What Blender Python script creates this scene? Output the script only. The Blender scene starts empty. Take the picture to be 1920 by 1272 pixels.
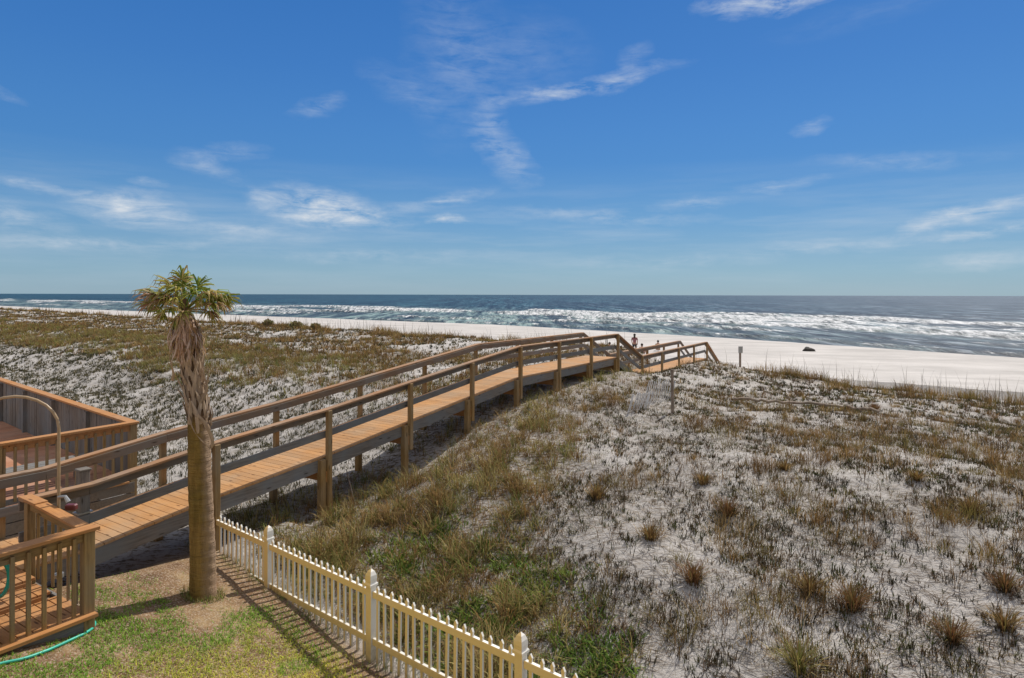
import bpy, bmesh, math, random
import numpy as np
from mathutils import Vector, Matrix, Quaternion
random.seed(7); RS = np.random.RandomState(11)
C = bpy.context.scene
COL = C.collection
F = 1200.0; CH = 4.7                      # focal length in photo pixels, camera height
R = math.radians

# ------------------------------------------------------------------ noise / terrain
TAB = np.random.RandomState(3).rand(256, 256)
def vn(x, y):
    xi = np.floor(x).astype(np.int64); yi = np.floor(y).astype(np.int64)
    fx = x-xi; fy = y-yi; fx = fx*fx*(3-2*fx); fy = fy*fy*(3-2*fy)
    a = TAB[xi & 255, yi & 255]; b = TAB[(xi+1) & 255, yi & 255]
    c = TAB[xi & 255, (yi+1) & 255]; d = TAB[(xi+1) & 255, (yi+1) & 255]
    return (a*(1-fx)+b*fx)*(1-fy)+(c*(1-fx)+d*fx)*fy
def fbm(x, y, o=4, ox=0.0):
    v = 0; a = .5; t = 0; x = x+ox*17.3; y = y+ox*9.1
    for i in range(o):
        v = v+a*vn(x, y); t += a; a *= .5
        x, y = x*1.9+y*.6+13.1, y*1.9-x*.6+7.7
    return v/t
def sm(a, b, x):
    t = np.clip((x-a)/(b-a), 0, 1); return t*t*(3-2*t)

SX, SY = .64, .768                        # seaward direction
QX, QY = .536, .844                       # direction of the boardwalk
O0 = (-3.763, 12.9)
def st(X, Y): return SX*X+SY*Y, SY*X-SX*Y
def xy(s, t): return SX*s+SY*t, SY*s-SX*t
def pq(X, Y):
    dx = X-O0[0]; dy = Y-O0[1]
    return dx*QY-dy*QX, dx*QX+dy*QY
def shore(t):
    return np.interp(t, [-900, -406, -172, -83, -38, 0, 60, 200], [80, 83, 93, 100, 93, 83, 78, 78])+2.2*(fbm(t/23, t*0, 2)-.5)
RC_S = [5.1, 6, 7, 9, 12, 16, 21, 26, 30, 33, 38, 50]
RC_Z = [0, .18, .4, .78, 1.18, 1.5, 1.62, 1.5, 1.38, .8, .1, -.45]
LC_S = [-5, 4, 7.5, 9.9, 12.3, 14.7, 17, 20, 24, 28, 30, 33, 38, 50]
LC_Z = [.3, .3, .3, .42, 1.0, 1.32, 1.5, 1.62, 1.7, 1.95, 1.85, 1.3, .2, -.45]
def lawnz(s, t):
    return np.minimum(np.clip((-6.6-t)*.105, 0, .45)+np.clip(5.1-s, 0, 9)*.18, .82)
def ground(X, Y):
    X = np.asarray(X, float); Y = np.asarray(Y, float)
    s, t = st(X, Y); p, q = pq(X, Y)
    sh = shore(t)
    sj = s+.9*(fbm(t/6, s/9, 2, 3)-.5)*sm(10, 20, s)+2.6*(fbm(t/18, s*0, 2, 4)-.5)*sm(20, 28, s)
    rz = np.interp(sj, RC_S, RC_Z); lz = np.interp(sj, LC_S, LC_Z)
    lw = lawnz(np.minimum(s, 5.1), t)
    rz = rz-(.62*sm(-17, 0, t))*sm(13, 24, s)*(1-sm(31, 36, s))*sm(1.5, 4, p)
    rz = np.where(s < 5.1, lw, np.maximum(rz, 0)*(s < 40)+rz*(s >= 40)*1.0 + lw*(1-sm(5.1, 8, s)))
    rz = np.where(s >= 33, np.interp(sj, RC_S, RC_Z), rz)
    lz = lz+.35*(fbm(X/9, Y/9, 3, 5)-.5)*sm(9, 14, s)*(1-sm(33, 38, s))
    w = sm(.2, 1.9, p+.5*(fbm(q/1.7, q*0, 2, 6)-.5))
    w = np.where(s < 6.5, np.maximum(w, sm(-.6, .6, p)), w)
    z = lz*(1-w)+rz*w
    # shallow cut that holds the lower stretch of the boardwalk
    n = np.exp(-((p+.7)/1.7)**4)*sm(22.0, 24.5, s)*(1-sm(36, 38, s))
    cut = np.interp(s, [22, 26, 32, 37], [1.35, .95, .8, .1])
    z = z*(1-n)+np.minimum(z, cut)*n
    d = sm(5.3, 8, s)*(1-sm(31, 37, s))
    near = 1-.75*np.exp(-((p+.7)/1.3)**2)
    z = z+d*near*(.34*(fbm(X/2.6, Y/2.6, 3, 1)-.5)+.13*(fbm(X/.55, Y/.55, 3, 2)-.5))
    z = z+(1-sm(4.9, 5.4, s))*.05*(fbm(X/.8, Y/.8, 3, 8)-.5)
    # beach face
    b = s > 50
    bz = -.45-(.55)*np.clip((s-50)/np.maximum(sh-58, 1), 0, 1)-.8*np.clip((s-(sh-8))/8, 0, 3)
    z = np.where(b, bz, z)
    z = z+.05*(fbm(X/5, Y/5, 2, 9)-.5)*sm(36, 45, s)
    return z
SEA = -1.8
def gz(x, y): return float(ground(np.array([x]), np.array([y]))[0])

# ------------------------------------------------------------------ materials
def mat(name):
    m = bpy.data.materials.new(name); m.use_nodes = True
    nt = m.node_tree; b = nt.nodes['Principled BSDF']
    return m, nt, b
def N(nt, typ, **k):
    n = nt.nodes.new(typ)
    for a, v in k.items(): setattr(n, a, v)
    return n
def mixc(nt, fac, a, b, mode='MIX'):
    n = nt.nodes.new('ShaderNodeMix'); n.data_type = 'RGBA'; n.blend_type = mode
    for i, v in ((0, fac), (6, a), (7, b)):
        if hasattr(v, 'is_linked'): nt.links.new(v, n.inputs[i])
        elif i == 0: n.inputs[0].default_value = v
        else: n.inputs[i].default_value = (*v, 1)
    return n.outputs[2]
def math_(nt, op, a, b=0.0, clamp=False):
    n = nt.nodes.new('ShaderNodeMath'); n.operation = op; n.use_clamp = clamp
    for i, v in ((0, a), (1, b)):
        if hasattr(v, 'is_linked'): nt.links.new(v, n.inputs[i])
        else: n.inputs[i].default_value = v
    return n.outputs[0]
def ramp(nt, fac, stops):
    n = nt.nodes.new('ShaderNodeValToRGB'); nt.links.new(fac, n.inputs[0])
    e = n.color_ramp.elements
    while len(e) < len(stops): e.new(.5)
    for i, (p, c) in enumerate(stops):
        e[i].position = p; e[i].color = (*c, 1) if len(c) == 3 else c
    return n.outputs[0]
def noise(nt, scale, detail=3, vec=None, rough=.55):
    n = nt.nodes.new('ShaderNodeTexNoise'); n.inputs['Scale'].default_value = scale
    n.inputs['Detail'].default_value = detail; n.inputs['Roughness'].default_value = rough
    if vec is not None: nt.links.new(vec, n.inputs['Vector'])
    return n.outputs['Fac']
def objvec(nt, sc=(1, 1, 1), gen='Object'):
    tc = nt.nodes.new('ShaderNodeTexCoord'); mp = nt.nodes.new('ShaderNodeMapping')
    nt.links.new(tc.outputs[gen], mp.inputs[0]); mp.inputs['Scale'].default_value = sc
    return mp.outputs[0]
def bump(nt, b, h, strength, dist=.02):
    n = nt.nodes.new('ShaderNodeBump'); n.inputs['Strength'].default_value = strength
    n.inputs['Distance'].default_value = dist
    nt.links.new(h, n.inputs['Height']); nt.links.new(n.outputs[0], b.inputs['Normal'])

def wood(name, c1, c2, grey, axis, greyness=.4, rough=.75):
    """weathered timber; axis = the grain direction in the object's own frame"""
    m, nt, b = mat(name)
    sc = [16, 16, 16]; sc[axis] = 1.1
    v = objvec(nt, sc)
    g = noise(nt, 2.2, 5, v, .65)
    geo = N(nt, 'ShaderNodeNewGeometry')
    isl = geo.outputs['Random Per Island']
    col = ramp(nt, g, [(.3, c2), (.62, c1)])
    bl = noise(nt, 1.3, 4, objvec(nt, (1, 1, 1)))
    wv = math_(nt, 'MULTIPLY', ramp(nt, bl, [(.38, (0, 0, 0)), (.68, (1, 1, 1))]), greyness*1.6, True)
    col = mixc(nt, wv, col, grey)
    br = math_(nt, 'ADD', math_(nt, 'MULTIPLY', isl, .24), .88)
    mul = N(nt, 'ShaderNodeVectorMath', operation='SCALE')
    nt.links.new(col, mul.inputs[0]); nt.links.new(br, mul.inputs['Scale'])
    # knots
    vo = N(nt, 'ShaderNodeTexVoronoi'); vo.inputs['Scale'].default_value = 1.0
    ks = [9, 9, 9]; ks[axis] = 2.2
    nt.links.new(objvec(nt, ks), vo.inputs['Vector'])
    kn = ramp(nt, vo.outputs['Distance'], [(.07, (.35, .3, .26)), (.16, (1, 1, 1))])
    fin = mixc(nt, 1.0, mul.outputs[0], kn, 'MULTIPLY')
    nt.links.new(fin, b.inputs['Base Color'])
    b.inputs['Roughness'].default_value = rough; b.inputs['Specular IOR Level'].default_value = .25
    bump(nt, b, g, .5, .006)
    return m
OR1, OR2 = (.50, .235, .10), (.33, .14, .055)
M = {}
for ax, nm in ((0, 'x'), (1, 'y'), (2, 'z')):
    M['cap'+nm] = wood('rail_wood_'+nm, (.38, .205, .10), (.25, .125, .055), (.28, .21, .15), ax, .5)
    M['deck'+nm] = wood('deck_wood_'+nm, (.48, .25, .095), (.36, .18, .07), (.38, .27, .17), ax, .45)
    M['grey'+nm] = wood('grey_wood_'+nm, (.21, .18, .15), (.10, .088, .075), (.17, .18, .185), ax, .6)
    M['post'+nm] = wood('post_wood_'+nm, (.31, .19, .07), (.17, .095, .03), (.26, .21, .14), ax, .45)
    M['red'+nm] = wood('stained_wood_'+nm, (.46, .215, .07), (.31, .13, .04), (.34, .21, .12), ax, .35)
    M['side'+nm] = wood('rail_board_'+nm, (.19, .135, .09), (.11, .078, .05), (.16, .15, .135), ax, .6)

def plain(name, c, rough=.6, var=.15, metal=0., sc=6):
    m, nt, b = mat(name)
    g = noise(nt, sc, 4, objvec(nt))
    col = ramp(nt, g, [(.3, tuple(x*(1-var) for x in c)), (.7, tuple(min(1, x*(1+var)) for x in c))])
    nt.links.new(col, b.inputs['Base Color']); b.inputs['Roughness'].default_value = rough
    b.inputs['Metallic'].default_value = metal
    return m
M['hose'] = plain('hose_rubber', (.03, .42, .30), .4)
M['pipe'] = plain('pipe_beige', (.36, .25, .14), .4, .2)
M['dark'] = plain('dark_plastic', (.02, .022, .03), .45)
M['redpl'] = plain('red_plastic', (.13, .03, .03), .4)
M['white'] = plain('white_plastic', (.7, .68, .64), .5, .1)
M['metal'] = plain('grey_metal', (.35, .35, .34), .4, .15, .6)
M['skin'] = plain('skin', (.45, .25, .17), .6, .05)
M['hair'] = plain('hair', (.03, .02, .015), .7)
M['shirt_red'] = plain('shirt_red', (.24, .09, .10), .8)
M['cloth_dark'] = plain('cloth_dark', (.03, .035, .05), .85)
M['cloth_teal'] = plain('cloth_teal', (.07, .14, .15), .85)
M['cloth_tan'] = plain('cloth_tan', (.4, .3, .2), .85)
M['slat'] = plain('bleached_slat', (.66, .65, .64), .8, .25)
M['stick'] = plain('dead_stick', (.22, .17, .13), .85, .3)
M['wrack'] = plain('wrack', (.035, .03, .025), .9, .3, 0, 3)

# vinyl of the picket fence: white, with bounced light painted yellow on lawn-side faces
m, nt, b = mat('fence_vinyl')
g = noise(nt, 3.0, 4, objvec(nt))
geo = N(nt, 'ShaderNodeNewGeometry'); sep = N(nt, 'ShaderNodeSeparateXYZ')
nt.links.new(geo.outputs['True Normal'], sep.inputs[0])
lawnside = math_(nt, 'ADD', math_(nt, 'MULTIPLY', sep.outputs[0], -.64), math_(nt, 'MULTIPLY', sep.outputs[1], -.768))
bounce = math_(nt, 'MULTIPLY', math_(nt, 'SUBTRACT', lawnside, .25, True), 3, True)
bounce = math_(nt, 'MULTIPLY', bounce, math_(nt, 'ADD', g, .55), True)
col = mixc(nt, bounce, (.82, .79, .72), (.92, .62, .22))
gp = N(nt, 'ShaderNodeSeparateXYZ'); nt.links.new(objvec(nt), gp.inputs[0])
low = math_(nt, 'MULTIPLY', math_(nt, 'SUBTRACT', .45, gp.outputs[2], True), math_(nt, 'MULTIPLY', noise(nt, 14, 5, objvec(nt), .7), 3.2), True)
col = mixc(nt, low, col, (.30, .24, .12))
nt.links.new(col, b.inputs['Base Color']); b.inputs['Roughness'].default_value = .45
M['vinyl'] = m

def attr_mat(name, rough=.8, trans=0.25):
    m, nt, b = mat(name)
    a = N(nt, 'ShaderNodeAttribute'); a.attribute_name = 'col'
    nt.links.new(a.outputs['Color'], b.inputs['Base Color'])
    b.inputs['Roughness'].default_value = rough; b.inputs['Specular IOR Level'].default_value = .15
    if trans:
        tr = N(nt, 'ShaderNodeBsdfTranslucent'); mx = N(nt, 'ShaderNodeMixShader')
        nt.links.new(a.outputs['Color'], tr.inputs[0]); mx.inputs[0].default_value = trans
        nt.links.new(b.outputs[0], mx.inputs[1]); nt.links.new(tr.outputs[0], mx.inputs[2])
        nt.links.new(mx.outputs[0], nt.nodes['Material Output'].inputs[0])
    return m
M['grass'] = attr_mat('dune_grass_blades'); M['palmleaf'] = attr_mat('palm_leaf', .5, .3)

# terrain
m, nt, b = mat('sand_and_soil')
a = N(nt, 'ShaderNodeAttribute'); a.attribute_name = 'mask'
sp = N(nt, 'ShaderNodeSeparateColor'); nt.links.new(a.outputs['Color'], sp.inputs[0])
lawn, litter, wet = sp.outputs[0], sp.outputs[1], sp.outputs[2]
v = objvec(nt)
n1 = noise(nt, .35, 5, v); n2 = noise(nt, 9, 5, v, .7); n3 = noise(nt, 38, 4, v, .7); n4 = noise(nt, 1.6, 5, v, .65)
sand = ramp(nt, n1, [(.3, (.51, .485, .46)), (.7, (.60, .575, .55))])
sand = mixc(nt, ramp(nt, n3, [(.35, (0, 0, 0)), (.75, (1, 1, 1))]), sand, (.41, .385, .36))
spk = ramp(nt, n2, [(.52, (0, 0, 0)), (.66, (1, 1, 1))])
spk2 = ramp(nt, n3, [(.5, (0, 0, 0)), (.62, (1, 1, 1))])
debr = mixc(nt, spk2, (.12, .085, .045), (.25, .19, .115))
stv = nt.nodes.new('ShaderNodeMapping'); nt.links.new(v, stv.inputs[0]); stv.inputs['Scale'].default_value = (5, 17, 9); stv.inputs['Rotation'].default_value = (0, 0, .6)
stn = noise(nt, 1.0, 5, stv.outputs[0], .7)
stk = ramp(nt, stn, [(.53, (0, 0, 0)), (.60, (1, 1, 1))])
lf = math_(nt, 'ADD', math_(nt, 'MULTIPLY', litter, math_(nt, 'ADD', spk, .25)), math_(nt, 'MULTIPLY', stk, math_(nt, 'MULTIPLY', litter, 1.3)), True)
sand = mixc(nt, lf, sand, debr)
bch = ramp(nt, noise(nt, 1.0, 5, objvec(nt, (.12, .3, 1)), .65), [(.35, (.80, .79, .78)), (.65, (1.06, 1.05, 1.04))])
sand = mixc(nt, 1.0, sand, bch, 'MULTIPLY')
# lawn ground: bare earth, dry straw, sand
l1 = ramp(nt, n4, [(.35, (.13, .07, .035)), (.5, (.22, .13, .065)), (.66, (.32, .22, .11))])
l2 = mixc(nt, math_(nt, 'MULTIPLY', spk2, .8), l1, (.46, .37, .28))
l2 = mixc(nt, math_(nt, 'MULTIPLY', spk, .6), l2, (.13, .09, .045))
tot = mixc(nt, lawn, sand, l2)
tot = mixc(nt, wet, tot, (.22, .19, .16))
nt.links.new(tot, b.inputs['Base Color'])
rr = math_(nt, 'SUBTRACT', .92, math_(nt, 'MULTIPLY', wet, .6)); nt.links.new(rr, b.inputs['Roughness'])
b.inputs['Specular IOR Level'].default_value = .2
hh = math_(nt, 'ADD', math_(nt, 'MULTIPLY', n2, .8), math_(nt, 'MULTIPLY', n3, .25))
bp = N(nt, 'ShaderNodeBump'); bp.inputs['Distance'].default_value = .10
nt.links.new(math_(nt, 'SUBTRACT', .75, math_(nt, 'MULTIPLY', a.outputs['Alpha'], .68)), bp.inputs['Strength'])
nt.links.new(hh, bp.inputs['Height']); nt.links.new(bp.outputs[0], b.inputs['Normal'])
M['terrain'] = m

# sea
m, nt, b = mat('sea_water')
a = N(nt, 'ShaderNodeAttribute'); a.attribute_name = 'sea'
sp = N(nt, 'ShaderNodeSeparateColor'); nt.links.new(a.outputs['Color'], sp.inputs[0])
foam, deep, rgt = sp.outputs[0], sp.outputs[1], sp.outputs[2]
shallow = (.075, .10, .095)
col = mixc(nt, deep, shallow, (.012, .036, .046))
col = mixc(nt, math_(nt, 'MULTIPLY', rgt, .75), col, (.030, .040, .050))
vv = objvec(nt, (.75, .085, 1))
chop = noise(nt, 1.0, 4, vv, .7)
vv2 = objvec(nt, (.33, .019, 1)); chop2 = noise(nt, 1.0, 3, vv2, .7)
chop3 = noise(nt, 1.0, 2, objvec(nt, (.13, .0032, 1)), .7)
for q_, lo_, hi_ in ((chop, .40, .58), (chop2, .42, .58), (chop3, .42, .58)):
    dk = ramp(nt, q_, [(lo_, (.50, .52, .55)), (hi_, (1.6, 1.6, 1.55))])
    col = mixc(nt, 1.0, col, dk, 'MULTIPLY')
# offshore whitecaps, plus sun glitter painted into the water colour, more to the right
wc_glint = math_(nt, 'MAXIMUM', ramp(nt, chop, [(.57, (0, 0, 0)), (.66, (1, 1, 1))]), math_(nt, 'MULTIPLY', ramp(nt, chop2, [(.55, (0, 0, 0)), (.62, (1, 1, 1))]), 1.0))
col = mixc(nt, math_(nt, 'MULTIPLY', math_(nt, 'MULTIPLY', wc_glint, math_(nt, 'ADD', math_(nt, 'MULTIPLY', rgt, .55), .05)), .8, True), col, (.42, .46, .5))
fn = noise(nt, 1.0, 8, objvec(nt, (.8, .26, 1)), .78)
ff = math_(nt, 'MULTIPLY', math_(nt, 'SUBTRACT', math_(nt, 'ADD', foam, math_(nt, 'MULTIPLY', math_(nt, 'SUBTRACT', fn, .5), 3.0)), .56), 2.2, True)
ff = math_(nt, 'MULTIPLY', ff, math_(nt, 'MULTIPLY', foam, 6, True))
fc = mixc(nt, ramp(nt, fn, [(.35, (0, 0, 0)), (.65, (1, 1, 1))]), (.34, .37, .39), (.80, .80, .80))
col = mixc(nt, ff, col, fc)
nt.links.new(col, b.inputs['Base Color'])
b.inputs['Specular IOR Level'].default_value = .10
nt.links.new(math_(nt, 'ADD', math_(nt, 'MULTIPLY', ff, .4), .38), b.inputs['Roughness'])
bp = N(nt, 'ShaderNodeBump'); bp.inputs['Distance'].default_value = 1.2; bp.inputs['Strength'].default_value = .6
nt.links.new(math_(nt, 'ADD', chop, math_(nt, 'MULTIPLY', fn, .3)), bp.inputs['Height']); nt.links.new(bp.outputs[0], b.inputs['Normal'])
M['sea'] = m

# ------------------------------------------------------------------ object helpers
def tag(o, label=None, cat=None, group=None, kind=None):
    if label: o['label'] = label
    if cat: o['category'] = cat
    if group: o['group'] = group
    if kind: o['kind'] = kind
    return o
def empty(name, loc=(0, 0, 0), rz=0.):
    o = bpy.data.objects.new(name, None); COL.objects.link(o)
    o.location = loc; o.rotation_euler = (0, 0, rz); o.empty_display_size = .2
    return o
def link(name, me, m, parent=None, loc=None, smooth=False):
    o = bpy.data.objects.new(name, me); COL.objects.link(o)
    if m is not None and not me.materials: me.materials.append(m)
    if parent is not None: o.parent = parent
    if loc is not None: o.location = loc
    if smooth:
        me.polygons.foreach_set('use_smooth', [True]*len(me.polygons))
    return o
class MB:
    def __init__(s): s.bm = bmesh.new()
    def box(s, c, d, rot=None, bev=0.):
        r = bmesh.ops.create_cube(s.bm, size=1.0)
        mt = Matrix.Translation(c) @ (rot.to_4x4() if rot is not None else Matrix.Identity(4)) @ Matrix.Diagonal((*d, 1))
        bmesh.ops.transform(s.bm, matrix=mt, verts=r['verts'])
        if bev:
            es = {e for v in r['verts'] for e in v.link_edges}
            bmesh.ops.bevel(s.bm, geom=list(es), offset=bev, segments=1, affect='EDGES')
        return s
    def beam(s, a, b, w, h, bev=.004):
        """box from a to b, w wide sideways, h high, centred on the line"""
        a = Vector(a); b = Vector(b); d = b-a; L = d.length; d.normalize()
        up = Vector((0, 0, 1)) if abs(d.z) < .95 else Vector((1, 0, 0))
        side = up.cross(d).normalized(); u2 = d.cross(side)
        rot = Matrix((d, side, u2)).transposed()
        return s.box((a+b)/2, (L, w, h), rot, bev)
    def tube(s, pts, rad, n=8, cap=True):
        pts = [Vector(p) for p in pts]; rings = []
        if not isinstance(rad, (list, tuple)): rad = [rad]*len(pts)
        ref = Vector((0, 0, 1))
        t0 = (pts[1]-pts[0]).normalized()
        if abs(t0.z) > .9: ref = Vector((1, 0, 0))
        sd = t0.cross(ref).normalized()
        for i, p in enumerate(pts):
            t = (pts[min(i+1, len(pts)-1)]-pts[max(i-1, 0)]).normalized()
            sd = (sd-t*sd.dot(t)).normalized(); up = t.cross(sd)
            rings.append([s.bm.verts.new(p+(sd*math.cos(2*math.pi*k/n)+up*math.sin(2*math.pi*k/n))*rad[i]) for k in range(n)])
        for i in range(len(rings)-1):
            for k in range(n):
                s.bm.faces.new((rings[i][k], rings[i][(k+1) % n], rings[i+1][(k+1) % n], rings[i+1][k]))
        if cap:
            s.bm.faces.new(list(reversed(rings[0]))); s.bm.faces.new(rings[-1])
        return s
    def build(s, name, m, parent=None, loc=None, smooth=False):
        me = bpy.data.meshes.new(name)
        bmesh.ops.recalc_face_normals(s.bm, faces=s.bm.faces)
        s.bm.to_mesh(me); s.bm.free()
        return link(name, me, m, parent, loc, smooth)

def np_mesh(name, verts, faces_flat, counts, m, cols=None, attr='col', parent=None, smooth=False):
    me = bpy.data.meshes.new(name)
    me.vertices.add(len(verts)); me.vertices.foreach_set('co', verts.astype(np.float32).ravel())
    me.loops.add(len(faces_flat)); me.loops.foreach_set('vertex_index', faces_flat.astype(np.int32))
    st_ = np.concatenate(([0], np.cumsum(counts)[:-1])).astype(np.int32)
    me.polygons.add(len(counts)); me.polygons.foreach_set('loop_start', st_)
    try: me.polygons.foreach_set('loop_total', counts.astype(np.int32))
    except Exception: pass
    me.update(calc_edges=True)
    if smooth: me.polygons.foreach_set('use_smooth', np.ones(len(counts), dtype=bool))
    if cols is not None:
        ca = me.attributes.new(attr, 'FLOAT_COLOR', 'POINT')
        ca.data.foreach_set('color', cols.astype(np.float32).ravel())
    return link(name, me, m, parent)

# ------------------------------------------------------------------ ground sheet
def grid_mesh(name, S, T, zfun, m, maskfun, attr):
    ss, tt = np.meshgrid(S, T, indexing='ij')
    X, Y = xy(ss, tt)
    z = zfun(X, Y, ss, tt)
    V = np.stack([X, Y, z], -1).reshape(-1, 3)
    ns, ntt = len(S), len(T)
    i = np.arange(ns*ntt).reshape(ns, ntt)
    Fq = np.stack([i[:-1, :-1], i[:-1, 1:], i[1:, 1:], i[1:, :-1]], -1).reshape(-1)
    cnt = np.full((ns-1)*(ntt-1), 4)
    return np_mesh(name, V, Fq, cnt, m, maskfun(X, Y, ss, tt).reshape(-1, 4), attr, smooth=True)
def graded(a, b, step, g):
    out = [a]; d = step; sgn = 1 if b > a else -1
    while (b-out[-1])*sgn > 0:
        out.append(out[-1]+sgn*d); d *= g
    return out

# vegetation fields, shared by the ground colour and the scattering
def fields(X, Y):
    s, t = st(X, Y); p, q = pq(X, Y)
    dune = sm(5.25, 5.7, s)*(1-sm(31.0, 33.0, s+2.6*(fbm(t/18, s*0, 2, 4)-.5)))
    right = sm(.3, 1.3, p); left = 1-sm(-1.8, -1.3, p)
    nA = fbm(X/2.2, Y/2.2, 4, 21); nB = fbm(X/.9, Y/.9, 3, 22); nC = fbm(X/6, Y/6, 3, 23)
    pb = 6.9-(s-6)*.60
    dense = dune*(sm(.1, .7, p)*(1-sm(-.9, .9, p-np.maximum(pb, 1.0)+3.0*(nA-.5))))*(1-sm(21, 23, s))
    green = dense*(1-sm(7.6, 9.0, s+2*(nC-.5)))*sm(.45, .56, fbm(X/.9, Y/.9, 4, 25))*sm(1.6, 2.6, p)
    green = green+dune*right*(1-sm(6.4, 7.4, s))*sm(.60, .68, nB)*sm(2, 4, p)
    sprig = dune*(right*(1-dense))*(sm(.34, .56, nB*.6+nA*.4))
    lband = left*dune*sm(11.5, 13, s+2.5*(nC-.5))*(1-sm(18, 20.5, s+3*(nC-.5)))*(.08+.92*sm(-19, -32, t))*(.18+.82*sm(.44, .53, nA))
    lbrown = left*dune*sm(12.5, 17, s+3*(nC-.5))*sm(.40, .52, fbm(X/2.6, Y/2.6, 4, 24))
    lnear = left*dune*(1-sm(12, 14, s))*(.25+.75*sm(.38, .56, nB))
    crest = dune*sm(27.5, 29.5, s)*sm(.3, .5, nA)
    under = dune*(1-right)*(1-left)
    return dict(s=s, t=t, p=p, q=q, dune=dune, right=right, left=left, dense=dense, green=green, sprig=sprig,
                lband=lband, lbrown=lbrown, lnear=lnear, crest=crest, under=under, nA=nA, nB=nB, nC=nC)
def gmask(X, Y, ss, tt):
    f = fields(X, Y)
    lawn = (1-sm(5.0, 5.35, f['s']))*sm(-1.0, .2, f['p'])
    # paler bare patch beside the deck and straw under the fence
    lit = np.clip(.95*f['dense']+.30*f['sprig']+.95*f['lband']+.8*f['lbrown']+.32*f['lnear']+.8*f['crest']+.85*f['under']*(f['s'] < 26)+.08*f['dune']+.75*sm(-2.5, -1.8, f['p'])*(1-sm(-.3, .5, f['p']))*(f['s'] < 6), 0, 1)
    wet = sm(-5, -1, ss-shore(tt)+1.5*(fbm(tt/9, ss/4, 2)-.5))
    bare = .8*sm(31, 35, f['s'])
    return np.stack([lawn, lit, wet, bare], -1)
S = list(reversed(graded(-2, -60, .3, 1.15)))[:-1]+list(np.arange(-2, 34, .1))+graded(34, 125, .25, 1.04)
T = list(reversed(graded(-24, -1500, .14, 1.045)))[:-1]+list(np.arange(-24, 13, .11))+graded(13, 400, .2, 1.08)
terrain = grid_mesh('ground', np.array(S), np.array(T), lambda X, Y, s, t: ground(X, Y), M['terrain'], gmask, 'mask')
tag(terrain, kind='structure')

# ------------------------------------------------------------------ sea
def seaz(X, Y, s, t):
    d = s-shore(t); z = np.zeros_like(d)
    fade = np.exp(-np.clip(s-60, 0, 1e6)/500)
    mea = 9*(fbm(t/55, t*0, 3, 31)-.5)
    for c, w, A in ((9, 2.2, .40), (26, 2.6, .62), (47, 3.2, .85), (72, 4, 1.15), (100, 5, 1.0)):
        u = d-c-mea*(1+c/60)-5*(fbm(t/20, t*0+c, 3, 32+c)-.5)
        prof = np.exp(-(u/w)**2*np.where(u < 0, 2.4, .5))
        z += A*prof*sm(.32, .62, fbm(t/34, s*0+c, 2, 40+c))
    z += .7*(fbm(s/5, t/14, 3, 33)-.5)*fade
    return SEA+z*(s < 2500)
def seamask(X, Y, s, t):
    d = s-shore(t)
    mea = 9*(fbm(t/55, t*0, 3, 31)-.5)
    f = np.zeros_like(d)
    rw = sm(-140, -10, t)                                   # heavier surf to the right
    for c, w, A in ((9, 2.2, .5), (26, 3.2, .7), (47, 4.2, .75), (72, 6, .95), (88, 3, .6), (100, 7, .85), (122, 4, .6)):
        u = d-c-mea*(1+c/60)-5*(fbm(t/20, t*0+c, 3, 32+c)-.5)
        on = sm(.36, .60, fbm(t/34, s*0+c, 2, 40+c)+.13*rw)
        f = np.maximum(f, A*on*np.exp(-(u/w)**2*np.where(u < 0, .8, .9)))
    f = f+.30*sm(.45, .7, fbm(s/9, t/30, 4, 50))*(1-sm(85, 125, d))*(.35+.65*rw)
    f = np.maximum(f, .75*np.exp(-((d-1.0)/1.5)**2))
    f = f*(1-sm(130, 165, d))
    deep = sm(25, 190, d)
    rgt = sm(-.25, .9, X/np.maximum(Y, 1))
    return np.stack([np.clip(f, 0, 1), deep, rgt, np.ones_like(f)], -1)
S = list(np.arange(74, 250, .8))+graded(250, 40000, 1.2, 1.05)
T = list(reversed(graded(-330, -40000, 2.5, 1.06)))[:-1]+list(np.arange(-330, 70, 1.5))+graded(70, 40000, 2.5, 1.09)
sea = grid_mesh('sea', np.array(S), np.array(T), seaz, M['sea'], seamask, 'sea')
tag(sea, kind='structure')

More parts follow.
